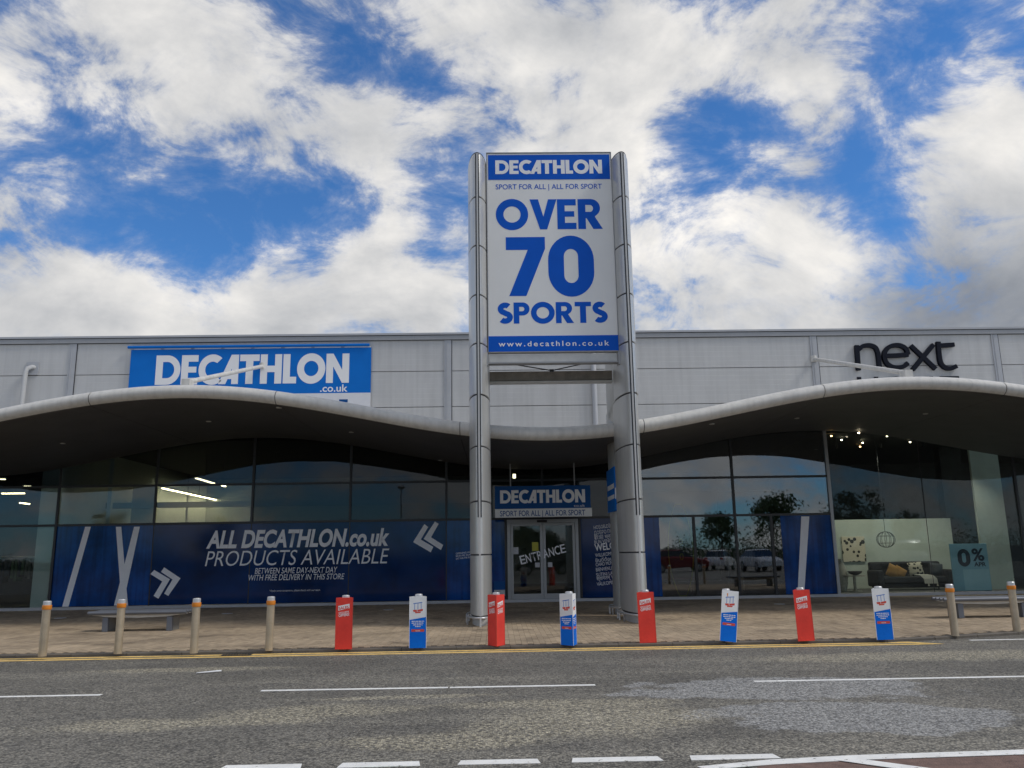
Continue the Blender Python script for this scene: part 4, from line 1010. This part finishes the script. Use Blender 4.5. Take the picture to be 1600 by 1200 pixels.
# ---- furniture shop at the right
WY = 30.2
wx0 = at(1304, 870, WY)[0]; wx1 = at(1492, 870, WY)[0]; wz1 = at(1400, 811, WY)[1]
M['partition'] = mat('display_wall_paint', (.50,.55,.49), .7, var=.05)
tag(MB().box(wx0, wx1, WY, WY+.12, PZ+.06, wz1).build('display_wall', M['partition'], bevel=.01), 'pale green display wall behind the sofa in the furniture shop window', 'display wall')
M['sofa'] = mat('sofa_fabric', (.035,.037,.042), .9, var=.2, vscale=8, bump=.2, bscale=150)
SYY = 28.9; sx0 = at(1364, 900, SYY)[0]; sx1 = at(1480, 900, SYY)[0]; sc = (sx0+sx1)/2; sw = (sx1-sx0)/2
so = empty('sofa', (sc, SYY, PZ+.06), 'dark grey fabric sofa in the furniture shop window', 'sofa')
MB().box(-sw+.2, sw-.2, -.35, .28, .22, .46).build('seat', M['sofa'], so, bevel=.05); MB().box(-sw+.05, sw-.05, .25, .5, .16, .95).build('backrest', M['sofa'], so, bevel=.07)
for s_ in (-1,1): MB().box(s_*(sw-.1)-.12, s_*(sw-.1)+.12, -.4, .45, .12, .68).build('arm', M['sofa'], so, bevel=.06)
MB().box(-sw+.1, sw-.1, -.34, .40, .08, .215).build('base', M['sofa'], so)
for s_ in (-1,1):
    for y in (-.3,.35): MB().tube([(s_*(sw-.15), y, 0), (s_*(sw-.15), y, .1)], .025, 8).build('leg', M['black'], so)
def checker(name, a, b, s):
    mt = bpy.data.materials.new(name); mt.use_nodes = True; nt = mt.node_tree; p = nt.nodes['Principled BSDF']; p.inputs['Roughness'].default_value = .8
    t = nt.nodes.new('ShaderNodeTexCoord'); v = nt.nodes.new('ShaderNodeTexVoronoi'); v.inputs['Scale'].default_value = s; nt.links.new(t.outputs['Object'], v.inputs['Vector'])
    r = nt.nodes.new('ShaderNodeValToRGB'); r.color_ramp.interpolation = 'CONSTANT'; r.color_ramp.elements[0].color = (*a,1); r.color_ramp.elements[1].color = (*b,1); r.color_ramp.elements[1].position = .38
    nt.links.new(v.outputs['Distance'], r.inputs[0]); nt.links.new(r.outputs[0], p.inputs['Base Color']); return mt
M['cush_pat'] = checker('cushion_pattern', (.03,.03,.03), (.50,.46,.36), 9); M['cush_tan'] = mat('cushion_tan', (.36,.20,.07), .9, var=.1); M['throw'] = mat('throw_wool', (.52,.49,.43), .95, var=.08, vscale=20)
def cushion(px, py, m_, lab, s_=.24, tilt=.25, rz=0):
    X, Z = at(px, py, SYY-.12); mb = MB(); n = 10
    rs = []
    for i in range(n+1):
        t = -1+2*i/n; e = max(.0, 1-abs(t)**4)
        rs.append([((s_*(1-.06*(1-abs(t)))*a[0]), .11*e*a[1]+.0, s_*t) for a in ((-1,-.25),(-.6,-.85),(0,-1),(.6,-.85),(1,-.25),(1,.25),(.6,.85),(0,1),(-.6,.85),(-1,.25))])
    o = mb.rings(rs).build('cushion', m_, smooth=True, loc=(X, SYY-.12, Z)); o.rotation_euler = (-.15, tilt, rz)
    return tag(o, lab, 'cushion', 'cushions on the sofa')
cushion(1396, 893, M['cush_tan'], 'tan cushion on the left of the dark sofa', .22, .5); cushion(1406, 895, M['cush_tan'], 'tan cushion lying against the other tan one on the sofa', .2, .55)
cushion(1431, 890, M['cush_pat'], 'patterned black and cream cushion in the middle of the sofa', .25, -.08); cushion(1463, 890, M['goods_a'], 'dark cushion at the right end of the sofa', .22, .15)
xa, za = at(1448, 898, SYY-.5)
tb = MB(); n = 12
path = [(-.38,.0,.02),(-.2,-.03,.03),(.0,-.06,.0),(.10,-.10,-.12),(.12,-.11,-.28)]
tb.rings([[(p[0]+dx, p[1]+dy, p[2]) for dx, dy in ((-.22,0),(.22,-.02),(.22,.01),(-.22,.02))] for p in path])
th = tag(tb.build('throw_blanket', M['throw'], loc=(xa, SYY-.42, PZ+.06+.50)), 'cream throw blanket hanging over the sofa seat edge', 'blanket')
for dx in (-.08, .22): MB().tube([(.10+dx, -.11, -.28), (.10+dx, -.11, -.36)], [.015,.035], 8).build('tassel', M['throw'], th)
# patterned picture on the display wall
M['pict'] = checker('picture_print', (.03,.03,.03), (.62,.56,.44), 5)
x0, z0 = at(1318, 878, WY-.05); x1, z1 = at(1350, 838, WY-.05)
pc = tag(MB().box(x0, x1, WY-.06, WY-.02, z0, z1).build('wall_picture', M['pict'], bevel=.005), 'cream and black patterned picture on the display wall', 'picture')
# pendant globe of wire
X, Z = at(1384, 843, 28.6); gl = empty('wire_pendant', (X, 28.6, Z), 'black wire globe pendant hanging in front of the display wall', 'pendant lamp')
for k in range(6):
    a = math.pi*k/6; MB().tube([(.30*math.cos(t*math.pi/12)*math.cos(a), .30*math.cos(t*math.pi/12)*math.sin(a), .27*math.sin(t*math.pi/12)) for t in range(25)], .007, 6).build('wire', M['black'], gl)
for zz_ in (-.12, .12): MB().tube([(.27*math.cos(t*math.pi/12), .27*math.sin(t*math.pi/12), zz_) for t in range(25)], .007, 6).build('wire', M['black'], gl)
MB().tube([(0,0,.27),(0,0,5.28-Z)], .008, 6).build('cable', M['black'], gl)
# side table with ornaments
X, _ = at(1336, 915, 28.4); tb_ = empty('side_table', (X, 28.4, PZ+.06), 'small pale side table at the left of the sofa', 'side table')
M['vase'] = mat('vase_cream', (.42,.39,.33), .6, var=.2, vscale=10)
MB().disc((0,0,.50), .36, .04, 28).build('top', M['vase'], tb_, smooth=True); MB().tube([(0,0,.02),(0,0,.50)], .05, 12).build('stem', M['vase'], tb_); MB().disc((0,0,0), .22, .03).build('foot', M['vase'], tb_)
def lathe(prof, n=20): return MB().rings([[(r*math.cos(2*math.pi*k/n), r*math.sin(2*math.pi*k/n), z) for k in range(n)] for r, z in prof])
tag(lathe([(.06,0),(.20,.06),(.24,.13),(.21,.135),(.15,.07)]).build('bowl', M['black'], smooth=True, loc=(X+.02, 28.35, PZ+.60)), 'dark round bowl on the pale side table', 'bowl')
X2 = at(1313, 900, 28.5)[0]
tag(lathe([(.10,0),(.17,.25),(.19,.55),(.12,.85),(.07,1.0),(.09,1.08)]).build('floor_vase', M['vase'], smooth=True, loc=(X2+.1, 28.6, PZ+.06)), 'tall mottled vase at the left edge of the furniture window', 'vase')
# 0% APR poster
M['poster'] = mat('poster_blue', (.24,.44,.56), .4, var=.12, vscale=2); M['poster_dark'] = mat('poster_ink', (.008,.02,.045), .5); M['poster_pale'] = mat('poster_pale', (.36,.56,.66), .4, var=.05)
QY = FY+.55
x0, z0 = at(1492, 924, QY); x1, z1 = at(1541, 849, QY); z0 = PZ+.08
po = empty('finance_poster', ((x0+x1)/2, QY, PZ+.06), 'pale blue standing poster reading 0% APR in the furniture shop window', 'poster')
def ochild(o): o.parent = po; o.matrix_parent_inverse = Matrix.Translation((-(x0+x1)/2, -QY, -PZ-.06)); return o
ochild(MB().box(x0, x1, QY, QY+.04, z0, z1).build('panel', M['poster'], bevel=.006)); ochild(MB().box(x0+.35, x1-.02, QY-.003, QY-.001, z0+.02, z0+.68).build('lower_block', M['poster_pale']))
for s_ in (x0+.12, x1-.12): ochild(MB().box(s_-.05, s_+.05, QY-.10, QY+.15, PZ+.061, PZ+.079).build('foot', M['black']))
W_ = x1-x0; Hp = z1-z0
ochild(stand(word('0', 0, .25, .21), x0+.18*W_, x0+.52*W_, z0+.52*Hp, .36*Hp, QY-.004, material=M['poster_dark'], baseline=(0,1)))
ochild(stand(font_mesh('%', .03), x0+.57*W_, x0+.90*W_, z0+.64*Hp, .25*Hp, QY-.004, material=M['poster_dark'], baseline=(0,.7)))
ochild(stand(font_mesh('APR', .03), x0+.60*W_, x0+.92*W_, z0+.515*Hp, .085*Hp, QY-.004, material=M['poster_dark'], baseline=(0,.7)))
# curtain-like pale partition at the far right and columns
st('shop_partition', MB().box(16.6, 17.6, 28.4, 28.5, PZ+.06, 5.2), M['int_wall'])
st('shop_column', MB().box(at(1478,800,31)[0], at(1512,800,31)[0], 31, 31.4, PZ+.06, 5.28), M['int_dark'])
# ceiling spotlights
for k, (px, py, wm) in enumerate(((1299,682,1),(1315,688,0),(1342,677,0),(1386,682,0),(1348,692.5,0),(1344,698.5,1),(1422,691.5,0),(1419,793,0),(1438,798,1),(1434,803.5,1),(1469,798.5,0),(1505,803,1),(1515.5,805,0),(1523,802,1),(1540.5,800,1),(1550,801,0),(1561,798,1),(1477.5,819,1),(1453,808,0),(1343,809,0),(1550,716.5,0))):
    z = 5.2 if py < 720 else 3.6
    X, Y = gnd(px, py, z)
    s_ = tag(MB().disc((0,0,0), .028, .03, 12).build('ceiling_spotlight', M['spot_warm' if wm else 'spot'], loc=(X, min(Y, 37.2), z)), 'small glowing spotlight on the dark ceiling of the furniture shop', 'spotlight', 'ceiling spotlights in the furniture shop')
    MB().tube([(0,0,.03),(0,0,5.3-z)], .01, 6).build('stem', M['black'], s_)

for k, (x, y) in enumerate(((11.9, 28.3), (13.4, 28.2), (14.9, 28.2), (15.9, 26.95))):  # spot lamps added to light the window display, besides the ceiling spotlights
    t_ = empty('added_spotlight', (x, y, 5.1), ('added spotlight lighting the side table', 'added spotlight lighting the left half of the sofa', 'added spotlight lighting the right half of the sofa', 'added spotlight lighting the poster')[k] + ' in the furniture shop', 'spotlight')
    MB().tube([(0,0,0),(0,.02,-.14)], [.03,.045], 12).build('lamp_head', M['black'], t_, smooth=True); MB().tube([(0,0,0),(0,0,.2)], .012, 8).build('stem', M['black'], t_)
    ld = bpy.data.lights.new('added_spot_light', 'SPOT'); ld.energy = 105; ld.color = (1.0,.93,.80); ld.spot_size = math.radians(95); ld.spot_blend = .6; ld.shadow_soft_size = .05
    lo_ = bpy.data.objects.new('added_lamp', ld); col.objects.link(lo_); lo_.parent = t_; lo_.location = (0, .03, -.16); lo_.rotation_euler = (math.radians(14), 0, 0)

# ------------------------------------------------------------------ the car park behind the viewer, seen only mirrored in the glass
def car_paint(name, c): return mat(name, c, .25, metal=.3, spec=.6)
M['head'] = mat('headlamp_glass', (.7,.7,.72), .15); M['tail'] = mat('tail_lamp', (.35,.01,.01), .2); M['rim'] = mat('wheel_rim', (.45,.45,.46), .3, metal=.8)
def car(name, X, Y, rz, paint, lab, van=False):
    r = empty(name, (X, Y, 0), lab, 'van' if van else 'car', 'vehicles parked behind the viewer', rz=rz)
    L_, W_, H_ = (2.5, .95, 2.0) if van else (2.15, .88, 1.47)
    if van: prof = [(-L_,.35),(-L_,1.0),(-L_+.05,1.9),(-L_+.25,2.0),(.9,2.0),(1.25,1.9),(1.85,1.15),(2.4,.98),(L_,.8),(L_,.35)]
    else: prof = [(-L_,.32),(-L_-.02,.7),(-L_+.05,.95),(-1.5,1.02),(-1.0,1.02),(1.0,.98),(1.9,.86),(L_,.68),(L_,.32)]
    def sec(k, ins): return [(x, k*(W_-ins), z) for x, z in prof]
    MB().rings([sec(-1,.10), sec(-1,.0), sec(1,.0), sec(1,.10)] if False else [[(x*.985, -W_, .32+(z-.32)*.93) for x, z in prof], [(x, -W_+.12, z) for x, z in prof], [(x, W_-.12, z) for x, z in prof], [(x*.985, W_, .32+(z-.32)*.93) for x, z in prof]]).build('body', paint, r, bevel=.04, smooth=True)
    if not van:
        lo = [(-1.95,.98),(1.15,.97)]; hi = [(-1.25,H_-.03),(.25,H_-.03)]
        MB().rings([[(lo[0][0],-W_+.08,.96),(lo[1][0],-W_+.08,.96),(lo[1][0],W_-.08,.96),(lo[0][0],W_-.08,.96)], [(hi[0][0],-W_+.24,H_-.06),(hi[1][0],-W_+.24,H_-.06),(hi[1][0],W_-.24,H_-.06),(hi[0][0],W_-.24,H_-.06)]]).build('windows', M['car_glass'], r)
        MB().rings([[(-1.32,-W_+.21,H_-.059),(.32,-W_+.21,H_-.059),(.32,W_-.21,H_-.059),(-1.32,W_-.21,H_-.059)], [(-1.1,-W_+.3,H_),(.1,-W_+.3,H_),(.1,W_-.3,H_),(-1.1,W_-.3,H_)]]).build('roof', paint, r, bevel=.03)
    else:
        MB().box(1.0, 1.75, -W_-.004, W_+.004, 1.2, 1.75).build('windows', M['car_glass'], r)
    for sx in (-1.3, 1.35):
        for sy in (-1, 1):
            o = MB().rings([[(sx+.33*math.cos(t*math.pi/10), sy*(W_-.2), .33+.33*math.sin(t*math.pi/10)) for t in range(20)], [(sx+.33*math.cos(t*math.pi/10), sy*(W_+.015), .33+.33*math.sin(t*math.pi/10)) for t in range(20)]]).build('wheel', M['tyre'], r, smooth=True)
            MB().rings([[(sx+.21*math.cos(t*math.pi/8), sy*(W_+.016), .33+.21*math.sin(t*math.pi/8)) for t in range(16)], [(sx+.19*math.cos(t*math.pi/8), sy*(W_+.03), .33+.19*math.sin(t*math.pi/8)) for t in range(16)]]).build('rim', M['rim'], o)
    for sy in (-1, 1):
        MB().box(L_-.10, L_+.012, sy*(W_-.28)-.17, sy*(W_-.28)+.17, .62, .76).build('headlight', M['head'], r, bevel=.02); MB().box(-L_-.02, -L_+.08, sy*(W_-.22)-.13, sy*(W_-.22)+.13, .75, .93).build('tail_light', M['tail'], r, bevel=.02)
    return r
MIR = lambda px, py, D: (at(px, py, D)[0], 2*FY-D)
cp = {k: car_paint('car_paint_'+k, c) for k, c in dict(dark=(.03,.032,.036), silver=(.62,.63,.65), white=(.80,.80,.80), blue=(.03,.06,.14), red=(.20,.02,.02), grey=(.16,.165,.17)).items()}
for px, D, rz, pt, lab in ((850,60.5,3.1,'dark','dark car parked across behind the viewer, mirrored in the doors'), (625,64,-1.35,'grey','grey car facing the shops, mirrored in the blue vinyl'), (470,66,-1.5,'blue','blue car mirrored under the white lettering'), (1060,63,.1,'red','dark red car mirrored in the window right of the tower'),
                           (1125,66,-1.1,'white','white car mirrored behind the right window'), (1190,62,1.5,'silver','silver car seen from the rear in the right window reflection'), (1265,66,1.5,'dark','dark car mirrored beside the right blue vinyl'), (1590,63,.1,'dark','dark car mirrored at the right edge')):
    X, Y = MIR(px, 900, D); car('parked_car', X, Y, rz, cp[pt], lab)
X, Y = MIR(1412, 890, 61); car('parked_van', X, Y, 1.57, cp['white'], 'white van mirrored in the furniture shop window', van=True)
leafme = None
def tree(X, Y, H_, R_, lab):
    r = empty('car_park_tree', (X, Y, 0), lab, 'tree', 'trees behind the viewer')
    tr = MB().tube([(0,0,0),(.05,0,H_*.3),(0,.05,H_*.6),(0,0,H_*.85)], [.16,.13,.09,.03], 9)
    for k in range(7):
        a = random.uniform(0,6.28); z = H_*random.uniform(.35,.6); tr.tube([(0,0,z),(math.cos(a)*R_*.35,math.sin(a)*R_*.35,z+H_*.12),(math.cos(a)*R_*.7,math.sin(a)*R_*.7,z+H_*.2)], [.06,.04,.015], 6)
    tr.build('trunk', M['bark'], r, smooth=True)
    cl = [(Vector((random.gauss(0,.42)*R_, random.gauss(0,.42)*R_, H_*random.uniform(.42,.95))), random.uniform(.25,.5)*R_) for _ in range(26)]
    cl = [(c, s_*(1.15-.6*max(0,(c.z/H_-.55)))) for c, s_ in cl]
    mb = MB()
    for c, s_ in cl:
        for _ in range(85):
            p = c + Vector((random.gauss(0,1), random.gauss(0,1), random.gauss(0,.8)))*s_*.5
            u = Vector((random.uniform(-1,1), random.uniform(-1,1), random.uniform(-1,1))).normalized(); v = u.orthogonal().normalized(); a = random.uniform(.10,.2)
            mb.v += [tuple(p-u*a), tuple(p+v*a*.6), tuple(p+u*a), tuple(p-v*a*.6)]; n = len(mb.v); mb.f.append((n-4,n-3,n-2,n-1))
    me = bpy.data.meshes.new('crown'); me.from_pydata(mb.v, [], mb.f); me.materials.append(M['leaf']); link('crown', me, r)
for px, D, topy, R_, lab in ((1210,84,768,2.4,'tall tree mirrored in the right window above the silver car'), (1128,88,803,1.9,'smaller tree mirrored left of the tall one'), (1340,84,764,2.6,'broad tree mirrored in the furniture shop window'), (1300,92,800,1.8,'small tree mirrored beside the furniture shop mullion'),
                             (860,98,835,2.6,'tree mirrored above the dark car in the doors'), (820,96,828,2.4,'tree mirrored in the left door leaf'), (1420,100,800,1.6,'slim tree mirrored above the display wall'), (150,100,800,2.6,'tree mirrored in the left vinyl'), (330,104,815,2.6,'tree mirrored over the vinyl lettering')):
    X, Y = MIR(px, 860, D); tree(X, Y, at(px, topy, D)[1], R_, lab)
X, Y = MIR(627, 860, 78); zt = at(627, 762, 78)[1]
lp = empty('lamp_post', (X, Y, 0), 'car park lamp post mirrored in the glass left of the tower', 'lamp post')
MB().tube([(0,0,0),(0,0,zt)], [.09,.05], 10).build('pole', M['alu'], lp, smooth=True); lathe([(.06,0),(.38,.12),(.40,.22),(.25,.36),(.05,.40)]).build('lantern', M['steel_cap'], lp, smooth=True, loc=(0,0,zt-.1))
# far hedge line and low sheds closing the car park
hd = MB()
for _ in range(26000):
    x = random.uniform(-70, 75); p = Vector((x, -62+random.gauss(0,.8), abs(random.gauss(0,1))*(1.3+.5*math.sin(x*.21)+.4*math.sin(x*.53)) ))
    u = Vector((random.uniform(-1,1), random.uniform(-1,1), random.uniform(-1,1))).normalized(); v = u.orthogonal().normalized(); a = random.uniform(.10,.22)
    hd.v += [tuple(p-u*a), tuple(p+v*a*.6), tuple(p+u*a), tuple(p-v*a*.6)]; n = len(hd.v); hd.f.append((n-4,n-3,n-2,n-1))
me = bpy.data.meshes.new('hedge'); me.from_pydata(hd.v, [], hd.f); me.materials.append(M['leaf']); tag(link('hedge', me), 'far green hedge along the back of the car park', 'hedge', kind='stuff')
